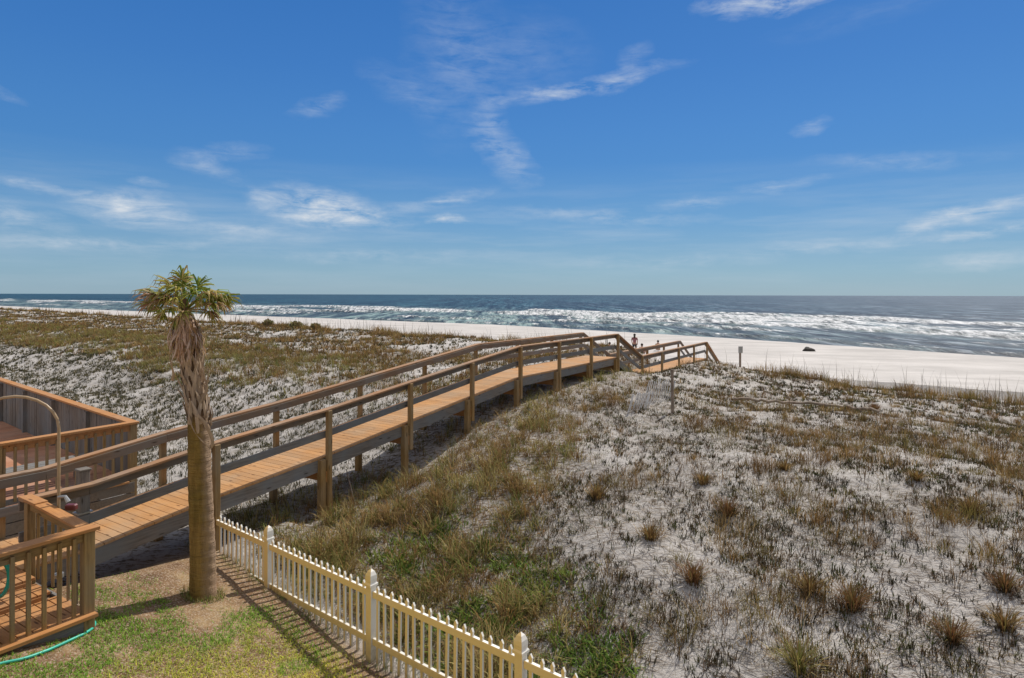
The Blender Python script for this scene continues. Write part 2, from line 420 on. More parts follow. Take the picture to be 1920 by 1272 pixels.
# ------------------------------------------------------------------ grass blades
def blades(name, X, Y, az, lean, L, W, col, label, cat, droop=.5, zoff=-.02, kind='stuff'):
    n = len(X)
    Z = ground(X, Y)+zoff
    dx, dy = np.cos(az), np.sin(az)                          # lean direction
    wa = az+math.pi/2+RS.uniform(-.7, .7, n)
    wx, wy = np.cos(wa)*W/2, np.sin(wa)*W/2
    sl, cl = np.sin(lean), np.cos(lean)
    mx, my, mz = X+dx*sl*L*.55, Y+dy*sl*L*.55, Z+cl*L*.55
    l2 = lean+droop*(RS.rand(n)*.8+.4)
    tx, ty, tz = mx+dx*np.sin(l2)*L*.45, my+dy*np.sin(l2)*L*.45, mz+np.cos(l2)*L*.45
    V = np.empty((n, 5, 3))
    V[:, 0] = np.stack([X-wx, Y-wy, Z], -1); V[:, 1] = np.stack([X+wx, Y+wy, Z], -1)
    V[:, 2] = np.stack([mx+wx*.8, my+wy*.8, mz], -1); V[:, 3] = np.stack([mx-wx*.8, my-wy*.8, mz], -1)
    V[:, 4] = np.stack([tx, ty, tz], -1)
    b = (np.arange(n)*5)[:, None]
    Fc = (b+np.array([[0, 1, 2, 3, 3, 2, 4]])).reshape(-1)
    cnt = np.tile([4, 3], n)
    cc = np.ones((n, 5, 4)); cc[:, :, :3] = col[:, None, :]
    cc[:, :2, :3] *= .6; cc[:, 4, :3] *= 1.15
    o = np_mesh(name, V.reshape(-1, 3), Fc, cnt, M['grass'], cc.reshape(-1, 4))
    tag(o, label, cat, kind=kind); return o
def wedge(bins, lim=.93):
    XS, YS, KS = [], [], []
    for y0, y1, dens in bins:
        area = lim*(y1*y1-y0*y0); n = int(area*dens)
        y = np.sqrt(RS.uniform(y0*y0, y1*y1, n)); u = RS.uniform(-lim, lim, n)
        XS.append(u*y); YS.append(y); KS.append(np.full(n, (y0+y1)/2))
    return np.concatenate(XS), np.concatenate(YS), np.concatenate(KS)
def tufts(bins, prob, nb, spread):
    """tuft centres accepted with probability prob(fields); returns per-blade arrays"""
    X, Y, K = wedge(bins); f = fields(X, Y); ok = RS.rand(len(X)) < prob(f)
    X, Y, K = X[ok], Y[ok], K[ok]
    n = RS.randint(nb[0], nb[1]+1, len(X))
    sz = RS.uniform(.6, 1.35, len(X)); hue = RS.rand(len(X))
    i = np.repeat(np.arange(len(X)), n)
    az = RS.uniform(0, 2*math.pi, len(i)); r = np.abs(RS.normal(0, 1, len(i)))*spread*sz[i]*(1+.006*K[i])
    return X[i]+np.cos(az)*r, Y[i]+np.sin(az)*r, az+RS.normal(0, .6, len(i)), sz[i], hue[i], np.maximum(1, K[i]/16)
def pal(hue, cols, jit=.25):
    c = np.array(cols); k = np.clip((hue*len(c)).astype(int), 0, len(c)-1)
    return c[k]*(1+jit*(RS.rand(len(hue), 1)*2-1))
WIND = math.atan2(.3, -1)
BR = [(.29, .17, .06), (.18, .105, .04), (.40, .27, .11), (.24, .19, .06), (.12, .07, .03)]
OL = [(.24, .22, .06), (.30, .26, .085), (.42, .34, .14), (.16, .17, .045), (.26, .17, .07)]
GR = [(.085, .15, .022), (.12, .20, .028), (.19, .25, .04), (.06, .10, .02), (.24, .22, .07)]
DK = [(.048, .042, .022), (.036, .034, .018), (.09, .065, .03), (.075, .085, .025)]

bn = [(4.5, 9, 150), (9, 14, 110), (14, 20, 60), (20, 30, 24)]
x, y, az, sz, h, k = tufts(bn, lambda f: .9*f['dense']*(1-.6*f['green'])*(.22+.78*sm(.40, .54, fbm((f['s']+9)/.7, f['t']/.7, 3, 91))+.5*(1-sm(6.5, 7.5, f['s'])))+.28*f['under']*(f['s'] > 6)*(f['s'] < 26), (9, 15), .06)
n = len(x); nn = fbm(x/1.5, y/1.5, 3, 61)
hm = fbm(x/.6, y/.6, 3, 92)
blades('tall_dune_grass', x, y, az, RS.uniform(.1, .95, n), RS.uniform(.13, .38, n)*sz*(.45+.95*sm(.4, .65, hm))*np.minimum(k**.3, 1.6), .008*np.maximum(k, 1)+.003,
       pal(np.clip(h*.6+nn*.7-.16, 0, .99), OL+BR[:3], .4), 'olive and tan dry grass beside the boardwalk', 'grass', .7)
x, y, az, sz, h, k = tufts([(4.5, 9, 130), (9, 14, 90)], lambda f: np.clip(f['green'], 0, 1), (9, 14), .06)
n = len(x)
blades('green_ground_cover', x, y, az, RS.uniform(.3, 1.1, n), RS.uniform(.07, .20, n)*sz, .022+0*x,
       pal(h, GR), 'bright green low leafy plants behind the picket fence', 'plants', .5)
# sprigs all over the right hand dune
x, y, az, sz, h, k = tufts([(4.5, 8, 150), (8, 13, 125), (13, 20, 85), (20, 30, 50), (30, 45, 20)], lambda f: .95*f['right']*f['dune']*(1-f['dense'])*(.16+.84*sm(.44, .53, fbm((f['s']*.8+f['t']*.6)/.55, (f['t']*.8-f['s']*.6)/1.5, 4, 26))), (5, 9), .03)
n = len(x)
blades('dune_sprigs', x, y, az, RS.uniform(.05, .7, n), RS.uniform(.05, .14, n)*sz*np.minimum(k**.25, 1.5), .013*np.maximum(k, .8),
       pal(h, DK+[(.16, .11, .07)]), 'small dark sprigs dotted over the white sand dune', 'plants', .4)
# low soft tan and olive plants between the sprigs
x, y, az, sz, h, k = tufts([(4.5, 8, 60), (8, 13, 52), (13, 20, 34), (20, 32, 16)], lambda f: f['right']*f['dune']*(1-.6*f['dense'])*sm(.44, .56, fbm(f['s']/1.9, f['t']/1.9, 4, 95)), (12, 20), .09)
n = len(x)
blades('low_dune_plants', x, y, az, RS.uniform(.3, 1.3, n), RS.uniform(.04, .13, n)*sz, .006*np.maximum(k, 1)+.002,
       pal(np.clip(h*.6+fbm(x/2, y/2, 3, 96)*.8-.2, 0, .99), [(.22, .14, .06), (.13, .085, .035), (.16, .14, .045), (.28, .19, .085), (.10, .11, .03), (.18, .09, .04)], .4), 'low soft tan and olive plants spread over the dune', 'plants', .7)
# fallen stems lying on the sand
X, Y, K = wedge([(4.5, 9, 190), (9, 15, 120), (15, 24, 40)]); f = fields(X, Y); ok = RS.rand(len(X)) < .75*f['right']*f['dune']*(.3+.7*sm(.36, .55, f['nA']))+.25*f['under']
X, Y, K = X[ok], Y[ok], K[ok]; n = len(X)
blades('fallen_stems', X, Y, RS.normal(-.55, .5, n)+math.pi*(RS.rand(n) > .5), RS.uniform(1.35, 1.52, n), RS.uniform(.1, .42, n), .009*np.maximum(1, K/12),
       pal(RS.rand(n), [(.09, .06, .04), (.16, .11, .07), (.06, .045, .035)]), 'dead stems lying flat on the sand', 'plant litter', .06, .012)
# brown tufts
x, y, az, sz, h, k = tufts([(4.5, 9, 16), (9, 15, 16), (15, 22, 12), (22, 33, 7)], lambda f: f['right']*f['dune']*(1-.5*f['dense'])*(.08+.92*sm(.46, .58, fbm(f['s']/1.3, f['t']/1.3, 3, 88)))*(1-.55*sm(16, 20, f['s'])), (20, 34), .10)
n = len(x)
blades('brown_dune_grass', x, y, az, RS.uniform(.03, .8, n), RS.uniform(.12, .34, n)*sz, .005*np.maximum(k, 1)+.002,
       pal(h, BR), 'loose brown grass tufts across the dune', 'grass', .6)
# crest grass
x, y, az, sz, h, k = tufts([(20, 30, 22), (30, 45, 18), (45, 80, 8), (80, 160, 2.6), (160, 330, .9)], lambda f: .9*f['dune']*sm(27.0, 29.0, f['s'])*sm(.50, .62, fbm(f['t']/1.3, f['s']/3, 3, 89)), (9, 14), .12)
n = len(x)
blades('crest_grass', x, y, az, RS.uniform(.05, .6, n), RS.uniform(.25, .65, n)*sz, .009*np.maximum(k, 1),
       pal(h, BR), 'brown grass along the crest of the dune', 'grass', .6)
X, Y, K = wedge([(22, 35, 2.2), (35, 60, 2.0), (60, 110, .8)]); f = fields(X, Y)
ok = RS.rand(len(X)) < f['dune']*sm(27.5, 29, f['s'])*(.2+.8*sm(.48, .6, fbm(f['t']/2.2, f['t']*0, 2, 77)))
X, Y, K = X[ok], Y[ok], K[ok]; n = len(X)
blades('sea_oats', X, Y, WIND+RS.normal(0, 1.4, n), RS.uniform(.0, .22, n), RS.uniform(.7, 1.35, n), .016*np.maximum(1, K/30),
       pal(RS.rand(n), [(.08, .07, .05), (.13, .11, .08)]), 'thin tall sea oat stalks on the dune crest', 'sea oats', .3)
# left dune
LB = [(9, 15, 62), (15, 22, 52), (22, 34, 32), (34, 55, 17), (55, 90, 7), (90, 160, 2.4), (160, 330, .8)]
x, y, az, sz, h, k = tufts(LB, lambda f: .95*f['lband'], (9, 14), .08); n = len(x)
blades('olive_dune_grass', x, y, az, RS.uniform(.05, .6, n), RS.uniform(.13, .32, n)*sz*np.minimum(k**.2, 1.4), .009*np.maximum(k, 1),
       pal(h, OL[:2]+OL[3:]+BR[:2]+[(.30, .24, .12)]), 'olive grass band across the left dune', 'grass', .6)
x, y, az, sz, h, k = tufts(LB, lambda f: .6*f['lbrown'], (8, 13), .07); n = len(x)
blades('brown_scrub', x, y, az, RS.uniform(.05, .6, n), RS.uniform(.12, .32, n)*sz, .010*np.maximum(k, 1),
       pal(h, BR), 'brown scrub on the far left dune', 'scrub', .5)
x, y, az, sz, h, k = tufts(LB, lambda f: .95*f['lnear']+.36*f['left']*f['dune'], (6, 10), .045); n = len(x)
blades('grey_green_sprigs', x, y, az, RS.uniform(.1, .8, n), RS.uniform(.06, .17, n)*sz*np.minimum(k**.2, 1.4), .014*np.maximum(k, .9),
       pal(h, [(.075, .075, .035), (.12, .105, .05), (.05, .05, .03), (.17, .14, .08)]), 'grey green sprigs on white sand left of the boardwalk', 'plants', .4)
# lawn
def lawn_mask(X, Y):
    s, t = st(X, Y); p, q = pq(X, Y)
    ok = (1-sm(4.9, 5.15, s))*sm(.25, .9, p)
    ok = ok*(1-((q < -5.0) & (p < 1.78)))
    ok = ok*(1-.93*sm(-8.2, -8.7, t+1.2*(fbm(X/.7, Y/.7, 3, 73)-.5))*sm(3.3, 3.7, s+1.0*(fbm(X/.6, Y/.6, 3, 74)-.5)))*(1-.8*sm(4.55, 4.85, s+.4*(fbm(X/.3, Y/.3, 2, 75)-.5)))
    a = fbm(X/.75, Y/.75, 3, 71); b = fbm(X/.25, Y/.25, 3, 72)
    return ok, a, b, s, t
n = 230000
X = RS.uniform(-8, 1.2, n); Y = RS.uniform(4.6, 12.2, n)
okm, a, b, s, t = lawn_mask(X, Y)
yel = sm(-8.6, -6.8, t+.8*(a-.5))
d = okm*(sm(.44, .56, a*.5+b*.5)*.9*(1-.3*yel)+.75*yel)*(.5+.5*sm(-10.0, -8.8, t+1.5*(a-.5)))
k = RS.rand(n) < d
X, Y, a, b, yel = X[k], Y[k], a[k], b[k], yel[k]; n = len(X)
cg = pal(RS.rand(n), [(.19, .36, .035), (.25, .42, .05), (.14, .26, .03)]); cy = pal(RS.rand(n), [(.68, .62, .08), (.58, .56, .07), (.62, .50, .18), (.42, .50, .06)])
w = np.clip(yel*1.0+.55*(RS.rand(n) > .8)-.9*sm(.50, .60, a), 0, 1)[:, None]
blades('lawn_grass', X, Y, RS.uniform(0, 6.28, n), RS.uniform(.2, 1.2, n), RS.uniform(.025, .085, n), .008+0*X,
       cg*(1-w)+cy*w, 'patchy yellow green lawn in front of the picket fence', 'grass', .6, -.005)

n = 2600
u_ = RS.uniform(-5.2, 5.0, n); off = RS.normal(0, .10, n)
X = -.5116*3.515-.778*u_-SX*off; Y = 2.336*3.515+.628*u_-SY*off
keep = fbm(u_/.35, off*0, 3, 97) > .47; X, Y = X[keep], Y[keep]
n2 = 500; a_ = RS.uniform(0, 6.28, n2); X = np.concatenate([X, -.4825*9.08+np.cos(a_)*RS.uniform(.17, .30, n2)]); Y = np.concatenate([Y, 9.08+np.sin(a_)*RS.uniform(.17, .30, n2)]); n = len(X)
blades('fence_foot_grass', X, Y, RS.uniform(0, 6.28, n), RS.uniform(.1, .9, n), RS.uniform(.05, .17, n), .007+0*X, pal(RS.rand(n), OL+GR[:2]), 'longer uncut grass round the fence foot and palm base', 'grass', .6)

# distinct bushy clumps on the right dune (photo x, y)
def on_ground(px, py):
    u = (px-960)/F; v = (py-(550.8+px*.0023))/F
    lo = 3.0
    for i in range(3000):
        Yd = lo+i*.02
        if gz(u*Yd, Yd) >= CH-v*Yd: return u*Yd, Yd
    return u*Yd, Yd
def clump(px, py, hgt, cols, rad=.16, nb=230):
    hgt *= random.uniform(.75, 1.0)
    x0, y0 = on_ground(px, py); z0 = gz(x0, y0)
    root = empty('grass_clump', (x0, y0, z0))
    rs = RS; n = nb
    az = rs.uniform(0, 6.28, n); r = np.abs(rs.normal(0, rad*.5, n))
    V = []; Fc = []; cc = []
    lean = rs.uniform(.02, .85, n); L = rs.uniform(.5, 1.1, n)*hgt
    c = pal(rs.rand(n), cols)
    for i in range(n):
        bx, by = math.cos(az[i])*r[i], math.sin(az[i])*r[i]
        zb = -.03
        dx, dy = math.cos(az[i]), math.sin(az[i]); l = L[i]; wv = .0028+.0007*y0*.3
        wx, wy = -dy*wv, dx*wv
        mx, my, mz = bx+dx*math.sin(lean[i])*l*.55, by+dy*math.sin(lean[i])*l*.55, zb+math.cos(lean[i])*l*.55
        l2 = lean[i]+.5
        tx, ty, tz = mx+dx*math.sin(l2)*l*.45, my+dy*math.sin(l2)*l*.45, mz+math.cos(l2)*l*.45
        j = len(V)
        V += [(bx-wx, by-wy, zb), (bx+wx, by+wy, zb), (mx+wx, my+wy, mz), (mx-wx, my-wy, mz), (tx, ty, tz)]
        Fc += [j, j+1, j+2, j+3, j+3, j+2, j+4]
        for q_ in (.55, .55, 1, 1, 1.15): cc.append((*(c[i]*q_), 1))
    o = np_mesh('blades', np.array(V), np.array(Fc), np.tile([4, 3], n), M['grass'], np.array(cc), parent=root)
    return root
RB = [(.22, .105, .04), (.15, .075, .035), (.25, .14, .06), (.18, .14, .05)]
CL = [(1300, 1090, .42, RB, 'rust brown grass clump low centre of the dune'), (1120, 935, .45, BR, 'brown grass clump right of the dense grass slope'),
      (1365, 965, .40, RB, 'brown grass clump in the middle of open sand'), (1220, 1010, .36, BR, None),
      (1600, 1140, .42, RB, None), (1785, 1200, .42, RB, None), (1885, 1105, .40, RB, None), (1820, 960, .38, BR, None),
      (1885, 1175, .36, BR, None), (1520, 1110, .36, BR, None), (1720, 900, .34, BR, None), (1470, 880, .3, BR, None),
      (1320, 905, .3, BR, None), (1500, 1255, .45, OL, 'olive clump with green shoots at the lower edge of the dune'), (1640, 770, .42, RB, None)]
for px, py, hg, cs, lb in CL:
    o = clump(px, py, hg, cs)
    if lb: tag(o, lb, 'grass clump')
    else: tag(o, 'bushy brown grass clump standing on the white sand dune', 'grass clump', 'brown grass clumps on the right dune')

# ------------------------------------------------------------------ boardwalk
ANG = math.atan2(QY, QX)
bw = empty('boardwalk', (O0[0], O0[1], 0), ANG)
tag(bw, 'long raised timber boardwalk with handrails climbing over the dunes to the beach', 'boardwalk')
K = 2.44
ZK = [(-2.6, 1.03), (-1.78, 1.03), (-1, 1.25), (0, 1.455), (1, 1.715), (2, 1.975), (3, 2.23), (6.05, 2.23)]
def zd(k): return float(np.interp(k, [a for a, b in ZK], [b for a, b in ZK]))
def lw(k, y): # local -> ground height
    x = k*K; X = O0[0]+x*QX-y*QY; Y = O0[1]+x*QY+y*QX
    return gz(X, Y)
Wd = 1.4
# planks
mb = MB(); xx = -2.12*K
while xx < 6.05*K:
    za = zd(xx/K); zb = zd((xx+.14)/K)
    mb.box((xx+.07, (Wd-.01)/2, (za+zb)/2-.018), (.1405, Wd+.05+random.uniform(-.012, .012), .036), Matrix.Rotation(-math.atan2(zb-za, .14), 3, 'Y'), .002)
    xx += .146
mb.build('deck_boards', M['decky'], bw)
mb = MB(); xx = 7.1*K
while xx < 11.2*K:
    mb.beam((xx+.07-.0001, -.03, 1.15-.018), (xx+.07, Wd+.02, 1.132), .1405, .036, .002); xx += .146
mb.build('lower_deck_boards', M['decky'], bw)
def rail_run(pts, y, name, inner):
    """cap, side board and mid rail through (k, deck height) points at sideways position y"""
    cap, side, mid = MB(), MB(), MB()
    for (k0, z0), (k1, z1) in zip(pts[:-1], pts[1:]):
        a = Vector((k0*K, y, z0)); b = Vector((k1*K, y, z1)); d = (b-a).normalized()
        cap.beam(a+Vector((0, 0, .95-.02))-d*.004, b+Vector((0, 0, .93))+d*.004, .15, .038)
        off = inner*.07
        side.beam(a+Vector((0, off, .93-.09)), b+Vector((0, off, .93-.09)), .038, .135)
        mid.beam(a+Vector((0, off, .42)), b+Vector((0, off, .42)), .038, .135)
    cap.build('handrail', M['capx'], bw); side.build('rail_board', M['sidex'], bw); mid.build('mid_rail', M['greyx'], bw)
UP = [(-2.13, 1.03), (-1.78, 1.03), (-1, 1.25), (0, 1.455), (1, 1.715), (2, 1.975), (3, 2.23), (4, 2.23), (5, 2.23), (6, 2.23)]
rail_run(UP, -.06, 'near', 1)
rail_run([(-3.6, 1.03)]+UP, Wd+.05, 'far', -1)
STR = [(6, 2.23), (7.08, 1.15)]
for y, i in ((-.06, 1), (Wd+.05, -1)):
    rail_run(STR, y, 's', i)
    rail_run([(7.08, 1.15), (8.1, 1.15), (9.12, 1.15), (10.14, 1.15), (11.15, 1.15)], y, 'l', i)
    rail_run([(11.15, 1.15), (12.2, -.15)], y, 'e', i)
# stringers
for y in (.0, Wd-.01):
    s1 = MB()
    for (k0, z0), (k1, z1) in zip(UP[:-1], UP[1:]):
        s1.beam((k0*K, y, z0-.16), (k1*K, y, z1-.16), .045, .24)
    s1.build('stringer', M['greyx'], bw)
    MB().beam((7.08*K, y, 1.0), (11.2*K, y, 1.0), .045, .22).build('stringer', M['postx'], bw)
# posts
for k in [-1, 0, 1, 2, 3, 4, 5, 6]:
    g = lw(k, -.1)
    lo = g-.4 if k in (-1, 0, 4, 5, 6) else zd(k)-.62
    MB().box((k*K, -.115, (zd(k)+.915+lo)/2), (.10, .10, zd(k)+.915-lo), None, .006).build('post', M['postz'], bw)
    MB().box((k*K-.135, -.06, (zd(k)-.05+g-.4)/2), (.13, .13, zd(k)-.05-g+.4), None, .006).build('support_post', M['postz'], bw)
for k in [-3, -2, -1, 0, 1, 2, 3, 4, 5, 6]:
    if k == -3: lo = .1
    g = lw(k, Wd+.1)
    MB().box((k*K, Wd+.12, (zd(k)+.915+zd(k)-.5)/2), (.10, .10, 1.415), None, .006).build('post', M['postz'], bw)
    MB().box((k*K-.135, Wd+.03, (zd(k)-.05+g-.4)/2), (.13, .13, zd(k)-.05-g+.4), None, .006).build('support_post', M['postz'], bw)
    MB().beam((k*K-.06, -.12, zd(k)-.40), (k*K-.06, Wd+.14, zd(k)-.40), .045, .22).build('cross_beam', M['redy'], bw)
for k in [7.08, 8.1, 9.12, 10.14, 11.15]:
    for y in (-.115, Wd+.12):
        g = min(lw(k, y), 1.0)
        MB().box((k*K, y, (1.15+.915+g-.5)/2), (.09, .09, 1.15+.915-g+.5), None, .005).build('post', M['postz'], bw)
for y in (-.115, Wd+.12):
    MB().box((12.2*K, y, .2), (.09, .09, 1.2), None, .005).build('post', M['postz'], bw)
# bracket and splice bolts
def stairs(k0, z0, k1, z1, n, name):
    r = empty(name); r.parent = bw
    dx = (k1-k0)*K/n; dz = (z1-z0)/n
    t = MB()
    for i in range(1, n):
        t.beam((k0*K+dx*i+.0, .02, z0+dz*i), (k0*K+dx*i, Wd-.02, z0+dz*i), .29, .04)
    t.build('treads', M['capy'], r)
    rs_ = MB()
    for i in range(0, n):
        rs_.beam((k0*K+dx*i+.16, .03, z0+dz*i-.10), (k0*K+dx*i+.16, Wd-.03, z0+dz*i-.10), .02, .12)
    rs_.build('risers', M['cloth_tan'] if False else M['greyy'], r)
    for y in (-.01, Wd+.0):
        MB().beam((k0*K, y, z0-.14), (k1*K, y, z1-.10), .04, .26).build('stair_stringer', M['greyx'], r)
stairs(6.05, 2.21, 7.08, 1.15, 7, 'stairs'); stairs(11.2, 1.13, 12.25, -.12, 8, 'stairs')

# ------------------------------------------------------------------ entry deck in front (local boardwalk frame)
ed = empty('entry_deck', (O0[0], O0[1], 0), ANG)
tag(ed, 'low orange timber deck with baluster railing in front of the boardwalk foot', 'deck')
CX, CY = -5.12, -1.69
mb = MB(); xx = CX-.02
def slab(x0, x1, y0, y1, z, name, mname):
    m_ = MB(); x_ = x1
    while x_ > x0:
        m_.beam((x_-.07, y0, z-.018), (x_-.07001, y1, z-.018), .136, .036, .003); x_ -= .146
    return m_.build(name, M[mname], ed)
slab(-9, CX-.06, -.45, -.04, 1.03, 'floor_boards', 'redy')
slab(-9, CX-.05, -.85, -.45, .945, 'step', 'redy')
slab(-9, CX+.05, CY-.07, -.85, .86, 'floor_boards', 'redy')
slab(-9, -5.2, 0-.03, Wd+.02, 1.03, 'floor_boards', 'redy')
for (a, b) in (((-5.9, -.44), (-9, -.44)), ((-5.9, -.84), (-9, -.84))):
    MB().beam((CX-.1, a[1], .93 if a[1] > -.5 else .85), (-9, a[1], .93 if a[1] > -.5 else .85), .03, .13).build('riser', M['redx'], ed)
gC = .55
MB().beam((CX+.03, CY-.03, .75), (-9, CY-.03, .75), .04, .20).build('skirt_board', M['greyx'], ed)
MB().beam((CX+.03, CY-.02, .5), (-9, CY-.02, .5), .04, .28).build('skirt_board', M['greyx'], ed)
MB().beam((CX+.05, CY, .62), (CX+.05, -.02, .62), .04, .44).build('skirt_board', M['greyy'], ed)
MB().beam((CX+.06, CY-.07, .865), (-9, CY-.07, .865), .13, .045).build('edge_board', M['redx'], ed)
def post(x, y, z0, z1, w=.12, par=ed, mn='postz'): return MB().box((x, y, (z0+z1)/2), (w, w, z1-z0), None, .006).build('post', M[mn], par)
post(CX, CY, .5, 1.86); post(CX, 0-.12, .5, 1.955, .10); post(-7.0, CY, .5, 1.86); post(-8.8, CY, .5, 1.86)
cap = MB()
cap.beam((CX+.10, CY, 1.885), (-9, CY, 1.885), .19, .04).build('handrail', M['redx'], ed)
MB().beam((CX, CY+.1, 1.882), (CX, -.45, 1.95), .15, .036).build('handrail', M['redy'], ed)
MB().beam((CX, -.45, 1.965), (CX, .03, 1.975), .16, .038).build('handrail', M['redy'], ed)
MB().beam((CX, CY, 1.80), (-9, CY, 1.80), .04, .12).build('top_rail', M['postx'], ed)
MB().beam((CX, CY, 1.80), (CX, -.45, 1.87), .04, .12).build('top_rail', M['posty'], ed)
MB().beam((CX, -.45, 1.885), (CX, -.05, 1.89), .04, .12).build('top_rail', M['posty'], ed)
x_ = CX-.16
while x_ > -8.7:
    MB().box((x_, CY-.035, 1.345), (.04, .04, .95), None, .003).build('baluster', M['postz'], ed); x_ -= .152
y_ = CY+.15
while y_ < -.1:
    MB().box((CX+.035, y_, 1.345 if y_ < -.9 else 1.4), (.03, .03, .95), None, .003).build('baluster', M['postz'], ed); y_ += .21
# stubby grey post beside the shower
g = empty('mooring_post', (0, 0, 0)); g.parent = None
def L2W(x, y, z): return Vector((O0[0]+x*QX-y*QY, O0[1]+x*QY+y*QX, z))
g.location = L2W(-1.80*K, .08, 1.03); g.rotation_euler.z = ANG; g.name = 'short_post'
tag(g, 'short square grey post standing on the boardwalk landing beside the shower pipe', 'post')
MB().box((0, 0, .56), (.135, .135, 1.12), None, .01).build('shaft', M['greyz'], g)
MB().box((0, 0, 1.135), (.165, .165, .03), None, .006).build('cap', M['greyx'], g)
MB().box((0, 0, .52), (.2, .17, .02)).build('collar', M['metal'], g)

# outdoor shower: tall arching pipe
def shower():
    P = L2W(-5.45, -.33, 0)
    P = Vector((-.7075*8.35, 8.35, 1.0))
    r = empty('outdoor_shower', P, 0)
    tag(r, 'tall beige outdoor shower pipe arching over the deck at far left', 'shower')
    pts = [(0, 0, 0), (0, 0, .8), (0, 0, 1.5), (0, 0, 1.95)]
    d = Vector((-1, -.15, 0)).normalized()
    for i in range(1, 13):
        a = math.pi*i/12
        pts.append(tuple(d*(.52*(1-math.cos(a)))+Vector((0, 0, 1.95+.42*math.sin(a)))))
    pts.append((d.x*1.04, d.y*1.04, 1.85))
    MB().tube(pts, .019, 10).build('pipe', M['pipe'], r, smooth=True)
    MB().tube([(d.x*1.04, d.y*1.04, 1.85), (d.x*1.04, d.y*1.04, 1.80), (d.x*1.04, d.y*1.04, 1.77)], [.03, .08, .085], 14).build('shower_head', M['metal'], r)
    MB().tube([(0, 0, 1.05), (.12, -.05, 1.07), (.16, -.05, 1.0)], [.022, .02, .03], 8).build('tap', M['metal'], r)
    MB().box((.13, .05, .9), (.14, .08, .08), None, .015).build('valve_box', M['redpl'], r)
    MB().tube([(0, 0, 0), (0, 0, .05)], .06, 12).build('base_flange', M['metal'], r)
shower()

# coiled hose hung in the deck corner, dark pail
hc = L2W(CX-.72, -1.2, 0)
r = empty('hanging_hose', (hc.x, hc.y, 1.0), ANG); tag(r, 'coiled green hose hanging behind the deck balusters', 'hose')
mb = MB()
for j in range(5):
    pts = [(.10*math.cos(a)+.01*j, .015*j, .42+(.20+.008*j)*math.sin(a)) for a in [2*math.pi*i/24 for i in range(25)]]
    mb.tube(pts, .014, 6, False)
mb.build('coil', M['hose'], r, smooth=True)
MB().box((0, .04, .40), (.05, .05, .82)).build('stake', M['postz'], r)
MB().box((0, 0, .63), (.16, .12, .03), None, .005).build('hook', M['dark'], r)
pl = L2W(CX-.98, -1.42, .86)
r = empty('pail', pl); tag(r, 'round black pail on the deck floor at the left edge', 'pail')
MB().tube([(0, 0, 0), (0, 0, .02), (0, 0, .3), (0, 0, .33)], [.10, .115, .15, .155], 20).build('bucket', M['dark'], r, smooth=True)
MB().tube([(.15*math.cos(a), 0, .31+.13*math.sin(a)) for a in [math.pi*i/12 for i in range(13)]], .005, 6).build('handle', M['metal'], r)

# hose on the lawn
pts = []
for px, py in ((-60, 1272), (0, 1250), (45, 1240), (90, 1224), (130, 1207), (160, 1193), (175, 1182), (179, 1172), (170, 1163), (162, 1160)):
    a, b_ = on_ground(px, py); pts.append(Vector((a, b_, gz(a, b_)+.02)))
def spline(p, n=6):
    out = []
    for i in range(len(p)-1):
        p0, p1, p2, p3 = p[max(i-1, 0)], p[i], p[i+1], p[min(i+2, len(p)-1)]
        for j in range(n):
            t = j/n
            out.append(.5*((2*p1)+(p2-p0)*t+(2*p0-5*p1+4*p2-p3)*t*t+(3*p1-p0-3*p2+p3)*t**3))
    return out+[p[-1]]
o = MB().tube(spline(pts), .017, 8).build('garden_hose', M['hose'], None, smooth=True)
tag(o, 'teal green garden hose curving over the grass around the deck corner', 'hose')

# ------------------------------------------------------------------ neighbouring deck
ec = Vector((-7.81, 13.18, 0)); fd = Vector((-QX, -QY, 0)); wdv = Vector((-.778, .628, 0))
nd = empty('neighbouring_deck', (0, 0, 0)); tag(nd, 'large reddish timber deck with solid board wall left of the boardwalk', 'deck')
def NP(a, b, z): # a along front rail away from corner, b along wall
    v = ec+fd*a+wdv*b; return Vector((v.x, v.y, z))
ZF = .88; ZR = 2.05
mb = MB(); b0 = .08
while b0 < 12:
    mb.beam(NP(.02, b0, ZF-.02), NP(7.5, b0, ZF-.02), .136, .036, .003); b0 += .146
mb.build('floor_boards', wood('neigh_floor', (.42, .2, .11), (.28, .12, .06), (.38, .25, .18), 0, .4), nd)
MB().beam(NP(-.06, -.02, ZR), NP(7.5, -.02, ZR), .17, .045).build('handrail', M['redx'], nd)
MB().beam(NP(0, -.1, ZR-.001), NP(0, 12, ZR+.06), .19, .045).build('wall_cap', M['redx'], nd)
MB().beam(NP(0, 0, ZR-.10), NP(7.5, 0, ZR-.10), .04, .13).build('top_rail', M['redx'], nd)
MB().beam(NP(0, 0, ZF+.10), NP(7.5, 0, ZF+.10), .04, .10).build('bottom_rail', M['greyx'], nd)
mb = MB(); b0 = .08
while b0 < 12:
    h_ = random.uniform(-.01, .01)
    q0 = NP(0+h_, b0, (ZF-.35+ZR)/2); mb.box(q0, (.142, .022, ZR-ZF+.33), Matrix.Rotation(math.atan2(wdv.y, wdv.x), 3, 'Z'), .003); b0 += .15
mb.build('board_wall', M['greyz'], nd)
for b0 in (2.4, 4.8, 7.2, 9.6): 
    MB().box(NP(.06, b0, 1.4), (.09, .09, 1.2), Matrix.Rotation(math.atan2(wdv.y, wdv.x), 3, 'Z')).build('post', M['greyz'], nd)
rq = Matrix.Rotation(ANG, 3, 'Z')
a0 = .22
while a0 < 6:
    MB().box(NP(a0, -.03, 1.47), (.042, .042, .98), rq, .003).build('baluster', M['postz'], nd); a0 += .165
